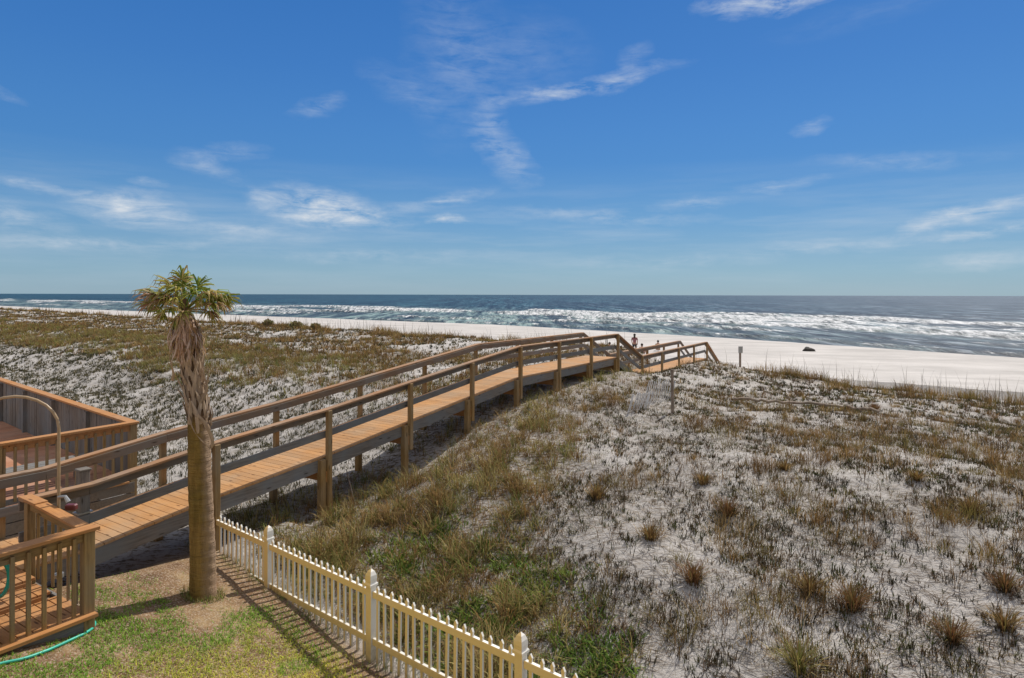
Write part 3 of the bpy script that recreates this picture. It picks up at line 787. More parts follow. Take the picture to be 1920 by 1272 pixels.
for a0 in (0, 2.3, 4.6):
    MB().box(NP(a0, 0, (2.03+.1)/2), (.13, .13, 1.93), rq, .006).build('post', M['postz'], nd)
for z_ in (.74, .52, .30):
    MB().beam(NP(-.02, -.05, z_), NP(7.5, -.05, z_), .04, .205).build('skirt_board', M['sidex'], nd)
MB().beam(NP(.1, -.06, .86), NP(7.5, -.06, .86), .1, .04).build('edge_board', M['redx'], nd)
bn_ = empty('bench', NP(1.6, 1.0, ZF), ANG); tag(bn_, 'low wooden bench on the neighbouring deck behind its balusters', 'bench')
for dy in (-.16, 0, .16): MB().box((0, dy, .43), (2.3, .14, .04), None, .004).build('seat_board', M['greyx'], bn_)
for dx in (-.95, .95):
    for dy in (-.17, .17): MB().box((dx, dy, .205), (.08, .08, .41), None, .004).build('leg', M['greyz'], bn_)

# ------------------------------------------------------------------ picket fence
TF = 3.515; u0 = Vector((-.538, .434, 0))*TF
fp2 = Vector((-.5116*TF, 2.336*TF, 0)); fdir = u0.normalized(); nrm = Vector((-SX, -SY, 0))
fa = math.atan2(fdir.y, fdir.x)
pf = empty('picket_fence', fp2, fa)
tag(pf, 'white picket fence with yellow bounced light painted on its lawn side, running out from the palm', 'fence')
PL = 2.44
def fpost(x):
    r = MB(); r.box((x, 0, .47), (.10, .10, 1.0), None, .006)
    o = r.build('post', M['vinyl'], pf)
    c = MB(); bm = c.bm
    prof = [(.078, 1.0), (.078, 1.03), (.062, 1.05), (.066, 1.10), (.06, 1.15), (.038, 1.20), (.0, 1.235)]
    # gothic post cap: square rings swelling and closing to a point
    rings = []
    for rr, zz in prof[:-1]:
        rings.append([bm.verts.new((x+sx*rr, sy*rr, zz+.0)) for sx, sy in ((-1, -1), (1, -1), (1, 1), (-1, 1))])
    for a_, b_ in zip(rings[:-1], rings[1:]):
        for k_ in range(4): bm.faces.new((a_[k_], a_[(k_+1) % 4], b_[(k_+1) % 4], b_[k_]))
    tip = bm.verts.new((x, 0, prof[-1][1]))
    for k_ in range(4): bm.faces.new((rings[-1][k_], rings[-1][(k_+1) % 4], tip))
    bmesh.ops.transform(bm, matrix=Matrix.Translation((x, 0, 1.185)) @ Matrix.Diagonal((.82, .82, .92, 1)) @ Matrix.Translation((-x, 0, -1.235)), verts=bm.verts)
    c.build('post_cap', M['vinyl'], o)
for i in range(-2, 3): fpost(i*PL)
def picket_mesh():
    bm = bmesh.new(); w, t_ = .019, .019
    for sgn in (0,):
        prof = [(-w, .02), (w, .02), (w, .945), (.023, .965), (.0, 1.005), (-.023, .965), (-w, .945)]
        f1 = [bm.verts.new((a_, -t_/2-.003, z_)) for a_, z_ in prof]; f2 = [bm.verts.new((a_, t_/2+.003, z_)) for a_, z_ in prof]
        bm.faces.new(f1); bm.faces.new(list(reversed(f2)))
        for k_ in range(len(prof)): bm.faces.new((f1[k_], f1[(k_+1) % 7], f2[(k_+1) % 7], f2[k_]))
    bmesh.ops.recalc_face_normals(bm, faces=bm.faces)
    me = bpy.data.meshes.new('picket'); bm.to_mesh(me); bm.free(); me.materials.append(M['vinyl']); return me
pm = picket_mesh()
for i in range(-2, 2):
    npk = 18
    for j in range(1, npk):
        o = bpy.data.objects.new('picket', pm); COL.objects.link(o); o.parent = pf; o.location = (i*PL+PL*j/npk, -.0, random.uniform(-.006, .006))
        o.rotation_euler = (random.uniform(-.01, .01), random.uniform(-.012, .012), random.uniform(-.15, .15))
    for z_ in (.87, .27):
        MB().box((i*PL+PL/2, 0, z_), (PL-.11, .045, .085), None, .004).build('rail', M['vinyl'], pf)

# ------------------------------------------------------------------ palm
px0, py0 = -.4825*9.08, 9.08
pz0 = gz(px0, py0)
palm = empty('palm_tree', (px0, py0, pz0))
tag(palm, 'lone cabbage palm with a shaggy trunk and small windblown crown by the fence end', 'palm tree')
def PX(x, y): # photo px -> local offset in the palm plane
    return ((x-960)/F*9.08-px0, CH-(y-552)/F*9.08-pz0)
path = [(381, 1125, .215), (381, 1100, .205), (381, 1040, .195), (379, 960, .185), (376, 880, .178), (374, 800, .17), (371, 765, .155), (362, 700, .15), (357, 660, .14), (352, 620, .12), (348, 585, .10), (346, 560, .06)]
bm = bmesh.new(); rings = []; prev = None
pp = [(PX(x, y), r_) for x, y, r_ in path]
zs = [p_[0][1] for p_ in pp]; xs = [p_[0][0] for p_ in pp]; rs_ = [p_[1]*(.86 if i_ < 6 else .72) for i_, p_ in enumerate(pp)]
def trunk_at(z): return float(np.interp(z, zs, xs)), float(np.interp(z, zs, rs_))
zz = zs[0]; n = 28
while zz < zs[-1]:
    cx, rr = trunk_at(zz)
    rg = []
    for k_ in range(n):
        a_ = 2*math.pi*k_/n
        j = 1+.035*math.sin(3*a_+zz*2)+.02*math.sin(zz*37+2*a_)+.03*(random.random()-.5)
        rg.append(bm.verts.new((cx+math.cos(a_)*rr*j, math.sin(a_)*rr*j, zz)))
    rings.append(rg); zz += .035
for a_, b_ in zip(rings[:-1], rings[1:]):
    for k_ in range(n): bm.faces.new((a_[k_], a_[(k_+1) % n], b_[(k_+1) % n], b_[k_]))
me = bpy.data.meshes.new('trunk'); bm.to_mesh(me); bm.free()
m, nt, b = mat('palm_bark')
v1 = noise(nt, 1.0, 5, objvec(nt, (3, 3, 22)), .7); v2 = noise(nt, 1.0, 5, objvec(nt, (14, 14, 2.0)), .6); v3 = noise(nt, 1.6, 3, objvec(nt))
c_ = ramp(nt, v2, [(.3, (.17, .10, .03)), (.7, (.38, .23, .07))])
c_ = mixc(nt, math_(nt, 'MULTIPLY', ramp(nt, v3, [(.4, (0, 0, 0)), (.6, (1, 1, 1))]), .5), c_, (.19, .135, .03))
c_ = mixc(nt, math_(nt, 'MULTIPLY', ramp(nt, v1, [(.35, (1, 1, 1)), (.5, (0, 0, 0))]), .32), c_, (.09, .055, .03))
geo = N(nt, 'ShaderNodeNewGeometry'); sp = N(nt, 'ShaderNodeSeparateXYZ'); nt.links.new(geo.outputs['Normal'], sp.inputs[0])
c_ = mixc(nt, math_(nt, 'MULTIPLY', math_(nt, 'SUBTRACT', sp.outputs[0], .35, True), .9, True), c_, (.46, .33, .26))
nt.links.new(c_, b.inputs['Base Color']); b.inputs['Roughness'].default_value = .9; b.inputs['Specular IOR Level'].default_value = .1
bump(nt, b, math_(nt, 'ADD', v1, v2), 1.0, .05)
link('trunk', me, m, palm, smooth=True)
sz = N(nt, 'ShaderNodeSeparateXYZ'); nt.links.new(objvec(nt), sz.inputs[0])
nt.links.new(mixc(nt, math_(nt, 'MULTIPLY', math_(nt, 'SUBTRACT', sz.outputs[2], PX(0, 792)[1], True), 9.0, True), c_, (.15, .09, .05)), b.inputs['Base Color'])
# criss-cross leaf bases (boots)
M['boot'] = wood('leaf_base', (.46, .31, .17), (.15, .085, .045), (.38, .31, .25), 2, .5, .9)
path = path
mb = MB()
zlo, zhi = PX(0, 800)[1], PX(0, 655)[1]
def strap(bm, pts, wids, thick=.012, face=None):
    """flat strip along pts facing outward direction face"""
    rows = []
    for i, p_ in enumerate(pts):
        t = (pts[min(i+1, len(pts)-1)]-pts[max(i-1, 0)]).normalized()
        sd = t.cross(face).normalized(); nn_ = sd.cross(t)
        w = wids[i]/2
        rows.append([bm.verts.new(p_-sd*w), bm.verts.new(p_+nn_*thick), bm.verts.new(p_+sd*w), bm.verts.new(p_-nn_*thick*.5)])
    for a_, b_ in zip(rows[:-1], rows[1:]):
        for k_ in range(4): bm.faces.new((a_[k_], a_[(k_+1) % 4], b_[(k_+1) % 4], b_[k_]))
    bm.faces.new(rows[0]); bm.faces.new(list(reversed(rows[-1])))
i = 0; z_ = zlo
while z_ < zhi:
    cx, rr = trunk_at(z_); a_ = i*2.399
    for half in (-1, 1):
        L_ = random.uniform(.20, .42); tw = half*random.uniform(.3, .75)
        pts = []
        for q_ in (0, .3, .65, 1):
            aa = a_+tw*(1-q_)*1.0; ro = rr+.006+random.choice((.02, .04, .04, .08))*q_**1.4
            pts.append(Vector((trunk_at(z_+L_*q_)[0]+math.cos(aa)*ro, math.sin(aa)*ro, z_+L_*q_)))
        strap(mb.bm, pts, [.065, .06, .045, .02], .012, Vector((math.cos(a_), math.sin(a_), 0)))
    i += 1; z_ += .026
for (x, y, a1, a2) in ((392, 735, 400, 690), (388, 700, 383, 662), (395, 725, 388, 690), (333, 700, 326, 668), (386, 690, 392, 662)):
    A = PX(x, y); B = PX(a1, a2); strap(mb.bm, [Vector((A[0]-.03, -.08, A[1]-.1)), Vector((A[0], -.1, A[1])), Vector((B[0], -.12, B[1]))], [.05, .035, .012], .01, Vector((0, -1, 0)))
mb.build('leaf_bases', M['boot'], palm)
# fronds
def fan(name, pos, d0, L, R_, cols, nseg=26, droop=.5, roll=0., fold=.9, parent=palm):
    """costapalmate leaf: petiole from the bud then a fan of pointed segments"""
    V = []; Fc = []; cnt = []; cc = []
    d = Vector(d0).normalized(); up = Vector((0, 0, 1)); side = d.cross(up)
    if side.length < .1: side = Vector((1, 0, 0))
    side.normalize(); nrm_ = side.cross(d)
    side = Quaternion(d, roll) @ side; nrm_ = Quaternion(d, roll) @ nrm_
    P0 = Vector(pos); pet = []
    for i in range(6):
        q_ = i/5; pet.append(P0+d*L*q_+Vector((0, 0, -1))*L*.22*q_*q_)
    def quad(a, b_, c, e, col):
        j = len(V); V.extend([a, b_, c, e]); Fc.extend([j, j+1, j+2, j+3]); cnt.append(4)
        for _ in range(4): cc.append((*col, 1))
    def tri(a, b_, c, col, ct):
        j = len(V); V.extend([a, b_, c]); Fc.extend([j, j+1, j+2]); cnt.append(3)
        cc.extend([(*col, 1), (*col, 1), (*ct, 1)])
    pc = np.array(cols[0])*.9
    for a, b_ in zip(pet[:-1], pet[1:]): quad(a-side*.011, b_-side*.010, b_+side*.010, a+side*.011, pc); quad(a-nrm_*.01, b_-nrm_*.01, b_+nrm_*.01, a+nrm_*.01, pc)
    hub = pet[-1]; hd = (pet[-1]-pet[-2]).normalized(); nrm_ = side.cross(hd).normalized()
    for i in range(nseg):
        th = (-1.9+3.8*i/(nseg-1))+random.uniform(-.05, .05)
        dr = hd*math.cos(th)+side*math.sin(th)
        dr = (dr+Vector((random.gauss(0, .15), random.gauss(0, .15), random.gauss(0, .15)))).normalized()
        dr = (dr+nrm_*(-.25*fold*abs(math.sin(th)))*1.0+Vector((0, 0, -.05))).normalized()
        rl = R_*(1-.30*abs(th)/1.9)*random.uniform(.62, 1.12)
        col = np.array(random.choice(cols))*random.uniform(.75, 1.25)
        tipc = np.array(random.choice([(.50, .36, .20), (.36, .20, .09), (.55, .42, .28), tuple(col)]))*random.uniform(.8, 1.2)
        wseg = rl*.050
        sdir = dr.cross(nrm_).normalized()*wseg
        st0 = hub+hd*(.10*R_*math.cos(th*.5))
        a = st0; m1 = st0+dr*rl*.40; 
        m2 = m1+(dr+Vector((0, 0, -droop*.55))).normalized()*rl*.32
        m3 = m2+(dr*.7+Vector((0, 0, -droop*1.6))+Vector((-.05, 0, 0))).normalized()*rl*.30
        lift = nrm_*wseg*.55
        for sg in (-1, 1):        # folded along the midrib
            quad(a, m1+lift, m1+sdir*sg, a+sdir*sg*.25, col)
            quad(m1+lift, m2+lift*.5, m2+sdir*sg*.6, m1+sdir*sg, col*1.03)
            tri(m2+lift*.5, m2+sdir*sg*.6, m3, col, tipc)
    return np_mesh(name, np.array([tuple(v_) for v_ in V]), np.array(Fc), np.array(cnt), M['palmleaf'], np.array(cc), parent=parent)
G1 = [(.24, .25, .035), (.34, .31, .05), (.16, .19, .03), (.46, .36, .13), (.36, .22, .10)]
G2 = [(.13, .20, .03), (.20, .27, .03), (.36, .35, .06)]
Bd = [(.42, .29, .16), (.32, .17, .09), (.28, .23, .06), (.24, .24, .05)]
bx, bz = PX(347, 585)
FR = [  # photo position of the hub, depth offset, fan radius, palette
    (296, 548, -.10, .33, Bd), (284, 545, .10, .30, G1), (305, 565, -.25, .28, Bd), (318, 556, .2, .30, G2),
    (326, 530, -.10, .30, G1), (338, 528, .12, .33, G2), (322, 540, .25, .26, Bd), (350, 540, -.28, .28, G1), (352, 535, .3, .28, G2),
    (388, 552, .05, .36, G2), (400, 548, -.18, .33, G1), (396, 560, .25, .32, Bd), (378, 545, -.30, .27, G2), (405, 568, -.08, .28, Bd),
    (300, 575, -.05, .26, Bd), (292, 560, .18, .30, G1), (408, 560, .10, .30, G1), (398, 582, -.12, .24, Bd), (385, 590, .12, .22, G1), (340, 512, .0, .24, G1), (366, 530, .1, .28, G2), (312, 548, .0, .30, G1), (335, 560, -.36, .26, Bd), (355, 592, -.30, .26, G1), (345, 575, -.34, .27, G1), (364, 585, -.32, .28, Bd), (330, 585, -.28, .22, G1), (372, 572, .30, .28, G2), (352, 558, -.36, .26, G1), (370, 560, -.05, .30, G1)]
for i, (hx, hy, dyy, r_, cs) in enumerate(FR):
    tx, tz = PX(hx, hy); v_ = Vector((tx-bx, dyy, tz-bz)); l = v_.length
    v_.z += .22*l
    fan('frond', (bx, 0, bz), v_, l, r_*1.2, cs, 28, random.uniform(.5, 1.1), random.uniform(-.9, .9), random.uniform(.5, 1.6))
# skirt of dead fronds hanging against the trunk
PK = [(.62, .44, .33), (.52, .34, .23), (.66, .50, .40), (.36, .21, .10), (.46, .34, .15)]
V = []; Fc = []; cnt = []; cc = []
for i in range(480):
    a_ = random.uniform(0, 2*math.pi); z1 = random.uniform(PX(0, 625)[1], PX(0, 582)[1]); L_ = random.uniform(.24, .50)
    cx, rr = trunk_at(z1); o_ = Vector((cx+math.cos(a_)*rr*.8, math.sin(a_)*rr*.8, z1))
    out = Vector((math.cos(a_), math.sin(a_), 0)); sd = Vector((-out.y, out.x, 0)); w = random.uniform(.008, .019)
    p1 = o_+out*random.uniform(.04, .115)-Vector((0, 0, L_*.3)); sw = sd*random.uniform(-.06, .06)
    p2 = p1+out*random.uniform(-.02, .07)+sw-Vector((0, 0, L_*.35)); p3 = p2+out*random.uniform(-.03, .05)+sw-Vector((0, 0, L_*.35))
    c = np.array(random.choice(PK))*random.uniform(.7, 1.15)
    j = len(V); V += [o_-sd*w, o_+sd*w, p1+sd*w, p1-sd*w, p2+sd*w, p2-sd*w, p3]
    Fc += [j, j+1, j+2, j+3, j+3, j+2, j+4, j+5, j+5, j+4, j+6]; cnt += [4, 4, 3]
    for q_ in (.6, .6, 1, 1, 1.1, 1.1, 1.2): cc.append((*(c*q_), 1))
np_mesh('dead_frond_skirt', np.array([tuple(v_) for v_ in V]), np.array(Fc), np.array(cnt), M['palmleaf'], np.array(cc), parent=palm)
# a dead leaf stalk hanging off the right of the trunk
mb = MB()
def hang(lst, w):
    pts = [Vector((PX(x, y)[0], -.17+.02*k_, PX(x, y)[1])) for k_, (x, y) in enumerate(lst)]
    strap(mb.bm, spline(pts, 4), [w]*(4*(len(pts)-1)+1), .008, Vector((0, -1, 0)))
hang([(378, 775), (388, 783), (398, 800), (406, 825), (401, 838)], .05)
hang([(366, 775), (372, 800), (386, 822), (402, 838)], .02)
hang([(380, 778), (381, 800), (378, 815)], .05)
mb.build('hanging_dead_frond', M['boot'], palm)

# ------------------------------------------------------------------ slatted sand fence remnants
def sand_fence(x0, y0, x1, y1, n, h_, label, lean, wpost=None):
    A = Vector((*on_ground(x0, y0), 0)); B = Vector((*on_ground(x1, y1), 0))
    A.z = gz(A.x, A.y); B.z = gz(B.x, B.y)
    r = empty('sand_fence', A); tag(r, label, 'sand fence')
    s_ = MB()
    for i in range(n):
        P = A.lerp(B, i/(n-1)); P.z = gz(P.x, P.y); P -= A
        lx = lean*random.uniform(.8, 1.2)
        s_.beam(P-Vector((0, 0, .1)), P+Vector((lx, random.uniform(-.08, .05), h_*random.uniform(.8, 1.05))), .055, .014, 0)
    s_.build('slats', M['slat'], r)
    w_ = MB()
    for hh_ in (.3, .75):
        w_.tube([Vector((P-A)) + Vector((lean*hh_, 0, h_*hh_)) for P in [Vector((*(A.lerp(B, k_/8)).to_2d(), gz(*(A.lerp(B, k_/8)).to_2d()))) for k_ in range(9)]], .006, 4)
    w_.build('wire', M['metal'], r)
    if wpost:
        P = Vector((*on_ground(*wpost[:2]), 0)); P.z = gz(P.x, P.y)
        MB().tube([P-A-Vector((0, 0, .2)), P-A+Vector((-.02, 0, wpost[2]))], [.045, .04], 8).build('post', M['stick'], r)
sand_fence(1176, 775, 1214, 766, 12, .55, 'front piece of bleached slatted sand fence leaning in the sand', .16)
sand_fence(1208, 752, 1258, 748, 14, .66, 'rear piece of bleached slatted sand fence beside its dark post', .14, (1262, 775, 1.22))

def stick(pts, rad, name, label, cat):
    P = [Vector(p_) for p_ in pts]; r0 = P[0].copy()
    o = MB().tube([p_-r0 for p_ in P], rad, 7).build(name, M['stick'], None, r0, True); tag(o, label, cat); return o
a, b_ = on_ground(668, 948); zb = gz(a, b_)
stick([(a, b_, zb-.1), (a-.11, b_+.05, zb+.33), (a-.23, b_+.12, zb+.72)], [.014, .013, .010], 'leaning_stake', 'thin pale stake leaning in the shade beside the boardwalk', 'stake')
pts = []
for px, py in ((1375, 752), (1430, 757), (1490, 762), (1560, 766), (1610, 771), (1650, 777)):
    a, b_ = on_ground(px, py); pts.append(Vector((a, b_, gz(a, b_)+.04)))
stick([p_+Vector((random.uniform(-.04, .04), random.uniform(-.12, .12), random.uniform(.02, .09))) for p_ in spline(pts, 5)], .045, 'driftwood_pole', 'long thin dark pole half buried across the top of the right dune', 'driftwood')
# beach marker
a, b_ = -0, 0
Ym = 33.; Xm = (1388-960)/F*Ym; zm = gz(Xm, Ym)
r = empty('beach_sign', (Xm, Ym, zm)); tag(r, 'small grey sign on a thin post at the dune crest', 'sign')
ztop = CH-(650-554)/F*Ym-zm
MB().box((0, 0, (ztop-.3)/2), (.09, .09, ztop+.3), None, .005).build('post', M['stick'], r)
MB().box((0, -.06, ztop-.16), (.22, .03, .34), None, .005).build('sign_board', M['metal'], r)
# dark wrack mound on the beach
Yb = 5.55*F/(661-554.5); Xb = (1517-960)/F*Yb
bm = bmesh.new(); bmesh.ops.create_icosphere(bm, subdivisions=4, radius=1)
for v_ in bm.verts:
    nz = fbm(np.array([v_.co.x*2.2+v_.co.z]), np.array([v_.co.y*2.2+v_.co.z*1.3]), 4, 90)[0]
    v_.co = Vector((v_.co.x*.62*(.75+.5*nz), v_.co.y*.4, max(v_.co.z, -.2)*.26*(.5+nz)*(1.25-.35*v_.co.x)))
me = bpy.data.meshes.new('wrack'); bm.to_mesh(me); bm.free()
o = link('seaweed_mound', me, M['wrack'], None, (Xb, Yb, gz(Xb, Yb)+.02), True); tag(o, 'dark mound of washed up seaweed alone on the open beach', 'seaweed')

# shrubs on the far left crest
def shrub(px, Yd, w, h_, lab):
    X_ = (px-960)/F*Yd
    Z_ = gz(X_, Yd); r = empty('shrub', (X_, Yd, Z_)); tag(r, lab, 'shrub')
    n = 260; P = RS.normal(0, 1, (n, 3)); P /= np.linalg.norm(P, axis=1)[:, None]; P *= RS.rand(n, 1)**.35
    P[:, 0] *= w/2; P[:, 1] *= w/2; P[:, 2] = P[:, 2]*h_*.45+h_*.6+.12*RS.rand(n)
    d1 = RS.normal(0, .07, (n, 3)); d2 = RS.normal(0, .07, (n, 3))
    V = np.stack([P-d1, P+d2, P+d1, P-d2], 1).reshape(-1, 3)
    cc = np.ones((n, 4, 4)); cc[:, :, :3] = pal(RS.rand(n), [(.20, .19, .08), (.30, .26, .11), (.24, .17, .09)])[:, None]
    np_mesh('foliage', V, np.arange(n*4), np.full(n, 4), M['grass'], cc.reshape(-1, 4), parent=r)
    s_ = MB()
    for k_ in range(5): s_.tube([(0, 0, -.1), (random.uniform(-.2, .2)*w, random.uniform(-.2, .2)*w, h_*.7)], [.03, .012], 5)
    s_.build('stem', M['stick'], r)
for px, Yd, w, h_, lab in ((503, 54, .8, .5, 'small dark shrub on the left dune crest, nearest the palm'), (555, 51, 1.0, .5, 'widest of the three small shrubs on the left dune crest'), (592, 49, .7, .42, 'small shrub on the left dune crest, rightmost of three')):
    shrub(px, Yd, w, h_, lab)

# ------------------------------------------------------------------ people on the beach
def skin(name, verts, edges, rad, m_, parent, sub=1):
    me = bpy.data.meshes.new(name); me.from_pydata(verts, edges, [])
    o = bpy.data.objects.new(name, me); COL.objects.link(o)
    o.modifiers.new('s', 'SKIN')
    for i, r_ in enumerate(rad): me.skin_vertices[0].data[i].radius = (r_, r_)
    me.skin_vertices[0].data[0].use_root = True
    sb = o.modifiers.new('u', 'SUBSURF'); sb.levels = sub; sb.render_levels = sub
    dg = bpy.context.evaluated_depsgraph_get(); dg.update()
    me2 = bpy.data.meshes.new_from_object(o.evaluated_get(dg)); bpy.data.objects.remove(o)
    me2.materials.clear()
    return link(name, me2, m_, parent, smooth=True)
def head(r, c, hairlong):
    hb = MB(); bmesh.ops.create_uvsphere(hb.bm, u_segments=12, v_segments=10, radius=.115, matrix=Matrix.Translation(Vector(c)+Vector((0, .02, .03))) @ Matrix.Diagonal((.95, 1, 1, 1)))
    if hairlong: hb.tube([Vector(c)+Vector((0, .09, 0)), Vector(c)+Vector((0, .12, -.16)), Vector(c)+Vector((0, .1, -.3))], [.09, .08, .03], 8)
    hb.build('hair', M['hair'], r, smooth=True)
def standing(X_, Yd, rz, lab):
    r = empty('person', (X_, Yd, gz(X_, Yd)), rz); tag(r, lab, 'person')
    V = [(0, 0, .95), (0, 0, 1.2), (0, 0, 1.42), (0, -.01, 1.52), (0, -.03, 1.62), (0, -.035, 1.70),
         (.19, 0, 1.40), (.25, .02, 1.12), (.20, -.12, .92), (.19, -.16, .84), (-.19, 0, 1.40), (-.25, .03, 1.12), (-.24, -.05, .88), (-.235, -.08, .80),
         (.10, 0, .88), (.11, -.03, .48), (.12, .03, .08), (.125, -.1, .035), (-.10, 0, .88), (-.11, .02, .48), (-.12, .08, .08), (-.125, -.05, .035)]
    E = [(0, 1), (1, 2), (2, 3), (3, 4), (4, 5), (2, 6), (6, 7), (7, 8), (8, 9), (2, 10), (10, 11), (11, 12), (12, 13), (0, 14), (14, 15), (15, 16), (16, 17), (0, 18), (18, 19), (19, 20), (20, 21)]
    rd = [.14, .125, .13, .055, .095, .08, .06, .042, .032, .035, .06, .042, .032, .035, .09, .06, .042, .035, .09, .06, .042, .035]
    skin('body', V, E, rd, M['skin'], r)
    head(r, (0, -.02, 1.66), True)
    skin('shirt', [(0, 0, .92), (0, 0, 1.2), (0, 0, 1.43), (.19, 0, 1.41), (.24, .015, 1.2), (-.19, 0, 1.41), (-.24, .02, 1.2)], [(0, 1), (1, 2), (2, 3), (3, 4), (2, 5), (5, 6)], [.165, .15, .145, .08, .065, .08, .065], M['shirt_red'], r)
    skin('shorts', [(0, 0, .95), (.10, 0, .84), (.11, -.02, .58), (-.10, 0, .84), (-.11, .01, .58)], [(0, 1), (1, 2), (0, 3), (3, 4)], [.15, .115, .09, .115, .09], M['cloth_dark'], r)
def seated(X_, Yd, rz, lab, cl):
    r = empty('person', (X_, Yd, gz(X_, Yd)), rz); tag(r, lab, 'person')
    V = [(0, 0, .16), (0, .03, .42), (0, .03, .64), (0, .01, .74), (0, -.01, .84), (0, -.015, .92),
         (.19, .02, .62), (.25, -.10, .40), (.14, -.34, .42), (.10, -.42, .44), (-.19, .02, .62), (-.25, -.10, .40), (-.14, -.34, .42), (-.10, -.42, .44),
         (.11, -.05, .15), (.14, -.45, .50), (.13, -.72, .09), (.13, -.84, .04), (-.11, -.05, .15), (-.14, -.45, .50), (-.13, -.72, .09), (-.13, -.84, .04)]
    E = [(0, 1), (1, 2), (2, 3), (3, 4), (4, 5), (2, 6), (6, 7), (7, 8), (8, 9), (2, 10), (10, 11), (11, 12), (12, 13), (0, 14), (14, 15), (15, 16), (16, 17), (0, 18), (18, 19), (19, 20), (20, 21)]
    rd = [.15, .125, .13, .055, .095, .08, .06, .042, .032, .035, .06, .042, .032, .035, .09, .06, .042, .035, .09, .06, .042, .035]
    skin('body', V, E, rd, M['skin'], r); head(r, (0, -.005, .88), False)
    skin('shirt', [(0, .01, .14), (0, .03, .42), (0, .03, .65), (.19, .02, .63), (.24, -.07, .46), (-.19, .02, .63), (-.24, -.07, .46)], [(0, 1), (1, 2), (2, 3), (3, 4), (2, 5), (5, 6)], [.175, .15, .145, .08, .065, .08, .065], M[cl], r)
def at(px, Yd): return (px-960)/F*Yd
standing(at(1190, 56), 56, 2.9, 'person standing on the beach in a dull red top, long dark hair')
seated(at(1204, 54), 54, 2.6, 'person in dark clothes sitting on the sand beside the standing person', 'cloth_dark')
seated(at(1143, 54), 54, 3.4, 'person in grey green clothes sitting on the beach, seen above the boardwalk stairs', 'cloth_teal')
seated(at(1234, 60), 60, 3.0, 'person in tan clothes sitting on the beach above the far lower handrail', 'cloth_tan')

# ------------------------------------------------------------------ sky
w = bpy.data.worlds.new('World'); C.world = w; w.use_nodes = True
nt = w.node_tree; bg = nt.nodes['Background']
SAZ, SEL = R(34), R(50)
sky = N(nt, 'ShaderNodeTexSky'); sky.sky_type = 'NISHITA'; sky.sun_disc = False
sky.sun_elevation = SEL; sky.sun_rotation = SAZ; sky.altitude = 10; sky.air_density = 1.0; sky.dust_density = .35; sky.ozone_density = 3.0
tc = N(nt, 'ShaderNodeTexCoord'); sx = N(nt, 'ShaderNodeSeparateXYZ'); nt.links.new(tc.outputs['Generated'], sx.inputs[0])
az = math_(nt, 'ARCTAN2', sx.outputs[0], sx.outputs[1]); el = math_(nt, 'ARCSINE', sx.outputs[2])
cb = N(nt, 'ShaderNodeCombineXYZ'); nt.links.new(az, cb.inputs[0]); nt.links.new(el, cb.inputs[1])
# ragged edges
def nmap(vec, sc, rot=0, detail=6, rough=.6, dist=0.):
    mp = N(nt, 'ShaderNodeMapping'); nt.links.new(vec, mp.inputs[0]); mp.inputs['Scale'].default_value = sc; mp.inputs['Rotation'].default_value = (0, 0, rot)
    n_ = N(nt, 'ShaderNodeTexNoise'); n_.inputs['Scale'].default_value = 1; n_.inputs['Detail'].default_value = detail; n_.inputs['Roughness'].default_value = rough; n_.inputs['Distortion'].default_value = dist
    nt.links.new(mp.outputs[0], n_.inputs['Vector']); return n_
wn = nmap(cb.outputs[0], (9, 16, 1), .2, 6, .65)
sub = N(nt, 'ShaderNodeVectorMath', operation='SUBTRACT'); nt.links.new(wn.outputs['Color'], sub.inputs[0]); sub.inputs[1].default_value = (.5, .5, .5)
scl = N(nt, 'ShaderNodeVectorMath', operation='MULTIPLY'); nt.links.new(sub.outputs[0], scl.inputs[0]); scl.inputs[1].default_value = (.085, .035, 0)
add = N(nt, 'ShaderNodeVectorMath', operation='ADD'); nt.links.new(cb.outputs[0], add.inputs[0]); nt.links.new(scl.outputs[0], add.inputs[1])
CLD = [(1440, -2, 140, 24, 0, 1.5), (1130, 157, 150, 16, 9, .85), (1000, 180, 120, 14, 4, .42), (960, 110, 150, 70, 8, .2), (850, 90, 90, 160, 0, .22), (945, 285, 90, 36, -50, .55), (915, 225, 30, 60, 0, .3),
       (250, 392, 120, 34, -4, 1.25), (600, 383, 130, 34, -6, 1.25), (640, 410, 150, 26, 0, 1.0), (385, 312, 80, 22, -22, .6), (430, 288, 70, 20, 8, .4), (600, 198, 55, 20, 20, .5), (830, 412, 55, 9, 3, 1.0),
       (830, 376, 110, 13, 12, .7), (450, 430, 150, 16, -4, .75), (130, 460, 190, 13, -2, .8), (30, 410, 110, 32, -12, .8), (60, 350, 160, 11, -5, .7), (280, 342, 50, 10, -5, .45), (480, 375, 34, 22, 0, .5),
       (1810, 402, 210, 15, 13, 1.0), (1860, 428, 170, 11, 6, .95), (1850, 484, 160, 20, 5, .75), (1450, 347, 110, 11, 3, .55), (1300, 380, 80, 12, 0, .55), (1120, 405, 220, 12, -3, .55),
       (1530, 237, 45, 14, 12, .5), (1680, 303, 190, 16, -5, .38), (1540, 462, 200, 13, 4, .5), (0, 178, 50, 12, -20, .35), (1190, 110, 40, 20, 20, .35), (760, 170, 90, 30, -20, .25), (700, 480, 300, 14, 0, .4), (1250, 490, 260, 14, 0, .35), (350, 455, 200, 10, 2, .5), (1640, 20, 220, 26, 5, .1)]
acc = None
